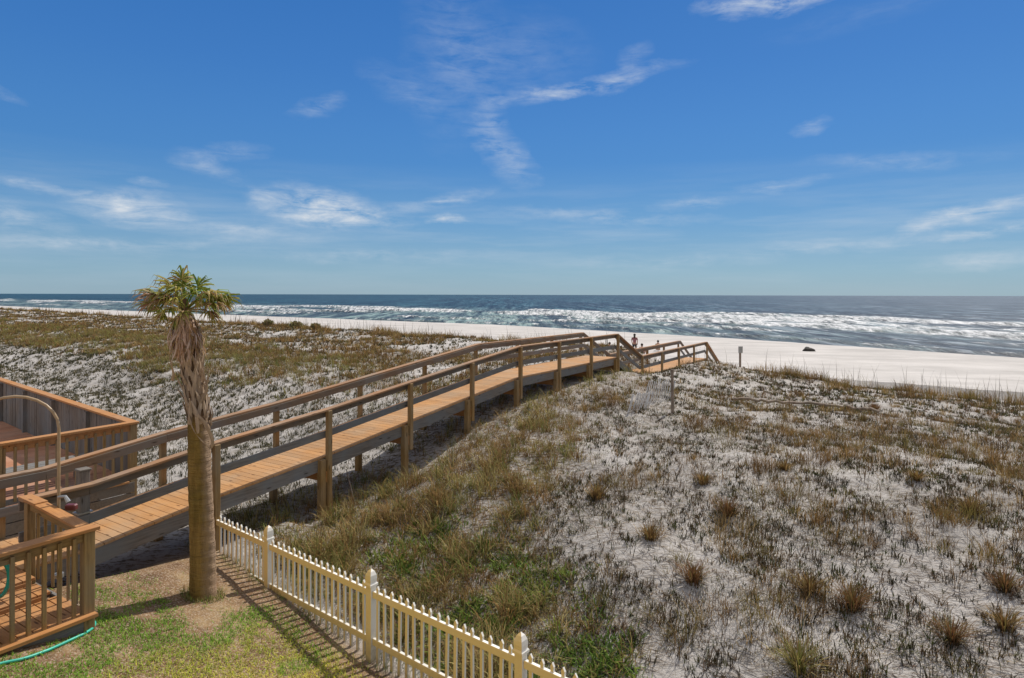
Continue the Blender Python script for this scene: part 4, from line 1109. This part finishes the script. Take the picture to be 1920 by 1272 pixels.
for x, y, a_, b_, rt, stg in CLD:
    u = (x-960)/F; v = (553-y)/F; A = math.atan(u); E_ = math.atan(v*math.cos(A)); c2 = math.cos(A)**2
    mp = N(nt, 'ShaderNodeMapping', vector_type='TEXTURE'); nt.links.new(add.outputs[0], mp.inputs[0])
    mp.inputs['Location'].default_value = (A, E_, 0); mp.inputs['Rotation'].default_value = (0, 0, R(rt)); mp.inputs['Scale'].default_value = (a_*1.15/F*c2, b_*1.25/F*math.cos(A), 1)
    gr = N(nt, 'ShaderNodeTexGradient', gradient_type='SPHERICAL'); nt.links.new(mp.outputs[0], gr.inputs[0])
    t = math_(nt, 'MULTIPLY', gr.outputs['Fac'], stg)
    acc = t if acc is None else math_(nt, 'ADD', acc, t)
st1 = nmap(cb.outputs[0], (14, 62, 1), .12, 8, .66, .6).outputs['Fac']; st2 = nmap(cb.outputs[0], (34, 60, 1), .5, 6, .6).outputs['Fac']
tex = math_(nt, 'ADD', math_(nt, 'MULTIPLY', math_(nt, 'SUBTRACT', st1, .34), 2.5), math_(nt, 'MULTIPLY', math_(nt, 'SUBTRACT', st2, .5), 1.0), True)
cl = math_(nt, 'MULTIPLY', acc, tex, True)
vel = nmap(cb.outputs[0], (3, 30, 1), .05, 6, .6).outputs['Fac']
lowb = math_(nt, 'SUBTRACT', 1.0, math_(nt, 'MULTIPLY', math_(nt, 'ABSOLUTE', math_(nt, 'SUBTRACT', el, .09)), 9.0), True)
veil = math_(nt, 'MULTIPLY', math_(nt, 'MULTIPLY', math_(nt, 'SUBTRACT', vel, .45, True), 2.2), lowb, True)
cl = math_(nt, 'MULTIPLY', math_(nt, 'ADD', cl, math_(nt, 'MULTIPLY', veil, .5)), .92, True)
tint = N(nt, 'ShaderNodeMix'); tint.data_type = 'RGBA'; tint.blend_type = 'MULTIPLY'; tint.inputs[0].default_value = 1
nt.links.new(sky.outputs[0], tint.inputs[6]); 
elr = ramp(nt, math_(nt, 'MULTIPLY', el, 2.0), [(0.0, (.62, .80, .98)), (.10, (.62, .84, 1.08)), (.5, (.62, .95, 1.35)), (1, (.55, .9, 1.3))])
nt.links.new(elr, tint.inputs[7])
grd = ramp(nt, el, [(0.0, (.29, .42, .52)), (.035, (.25, .41, .54)), (.11, (.135, .315, .545)), (.20, (.060, .222, .52)), (.33, (.040, .178, .49)), (.46, (.028, .150, .455)), (.8, (.03, .14, .40))])
gs = N(nt, 'ShaderNodeVectorMath', operation='SCALE'); nt.links.new(grd, gs.inputs[0]); gs.inputs['Scale'].default_value = 10.0
base = mixc(nt, .82, tint.outputs[2], gs.outputs[0])
# invented bright cloud overhead and behind the camera, out of view, added as fill light
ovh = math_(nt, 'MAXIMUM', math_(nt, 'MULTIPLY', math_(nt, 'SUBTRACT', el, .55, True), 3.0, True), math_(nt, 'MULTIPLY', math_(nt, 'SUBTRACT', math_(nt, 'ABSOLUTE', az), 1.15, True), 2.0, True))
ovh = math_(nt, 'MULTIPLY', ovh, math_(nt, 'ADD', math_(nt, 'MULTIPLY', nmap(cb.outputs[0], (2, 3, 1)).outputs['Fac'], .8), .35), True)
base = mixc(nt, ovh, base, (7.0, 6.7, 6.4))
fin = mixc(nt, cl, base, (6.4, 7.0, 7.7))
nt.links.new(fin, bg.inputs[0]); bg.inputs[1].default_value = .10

sun = bpy.data.lights.new('sun', 'SUN'); sun.energy = 4.6; sun.angle = R(.53); sun.color = (1, .945, .86)
so = bpy.data.objects.new('sun', sun); COL.objects.link(so)
sd = Vector((math.sin(SAZ)*math.cos(SEL), math.cos(SAZ)*math.cos(SEL), math.sin(SEL)))
so.rotation_euler = sd.to_track_quat('Z', 'Y').to_euler()

cam = bpy.data.cameras.new('camera'); co = bpy.data.objects.new('camera', cam); COL.objects.link(co); C.camera = co
cam.sensor_width = 36; cam.lens = 36*F/1920; cam.shift_y = -83/1920; cam.clip_end = 100000; cam.clip_start = .05
co.location = (0, 0, CH); co.rotation_euler = (R(90), 0, 0)
co.rotation_euler = (Matrix.Rotation(R(90), 3, 'X') @ Matrix.Rotation(R(.135), 3, 'Z')).to_euler()
C.view_settings.view_transform = 'Standard'; C.view_settings.look = 'None'; C.view_settings.exposure = 0
C.render.engine = 'CYCLES'; C.render.resolution_x = 1024; C.render.resolution_y = 678
C.cycles.max_bounces = 6
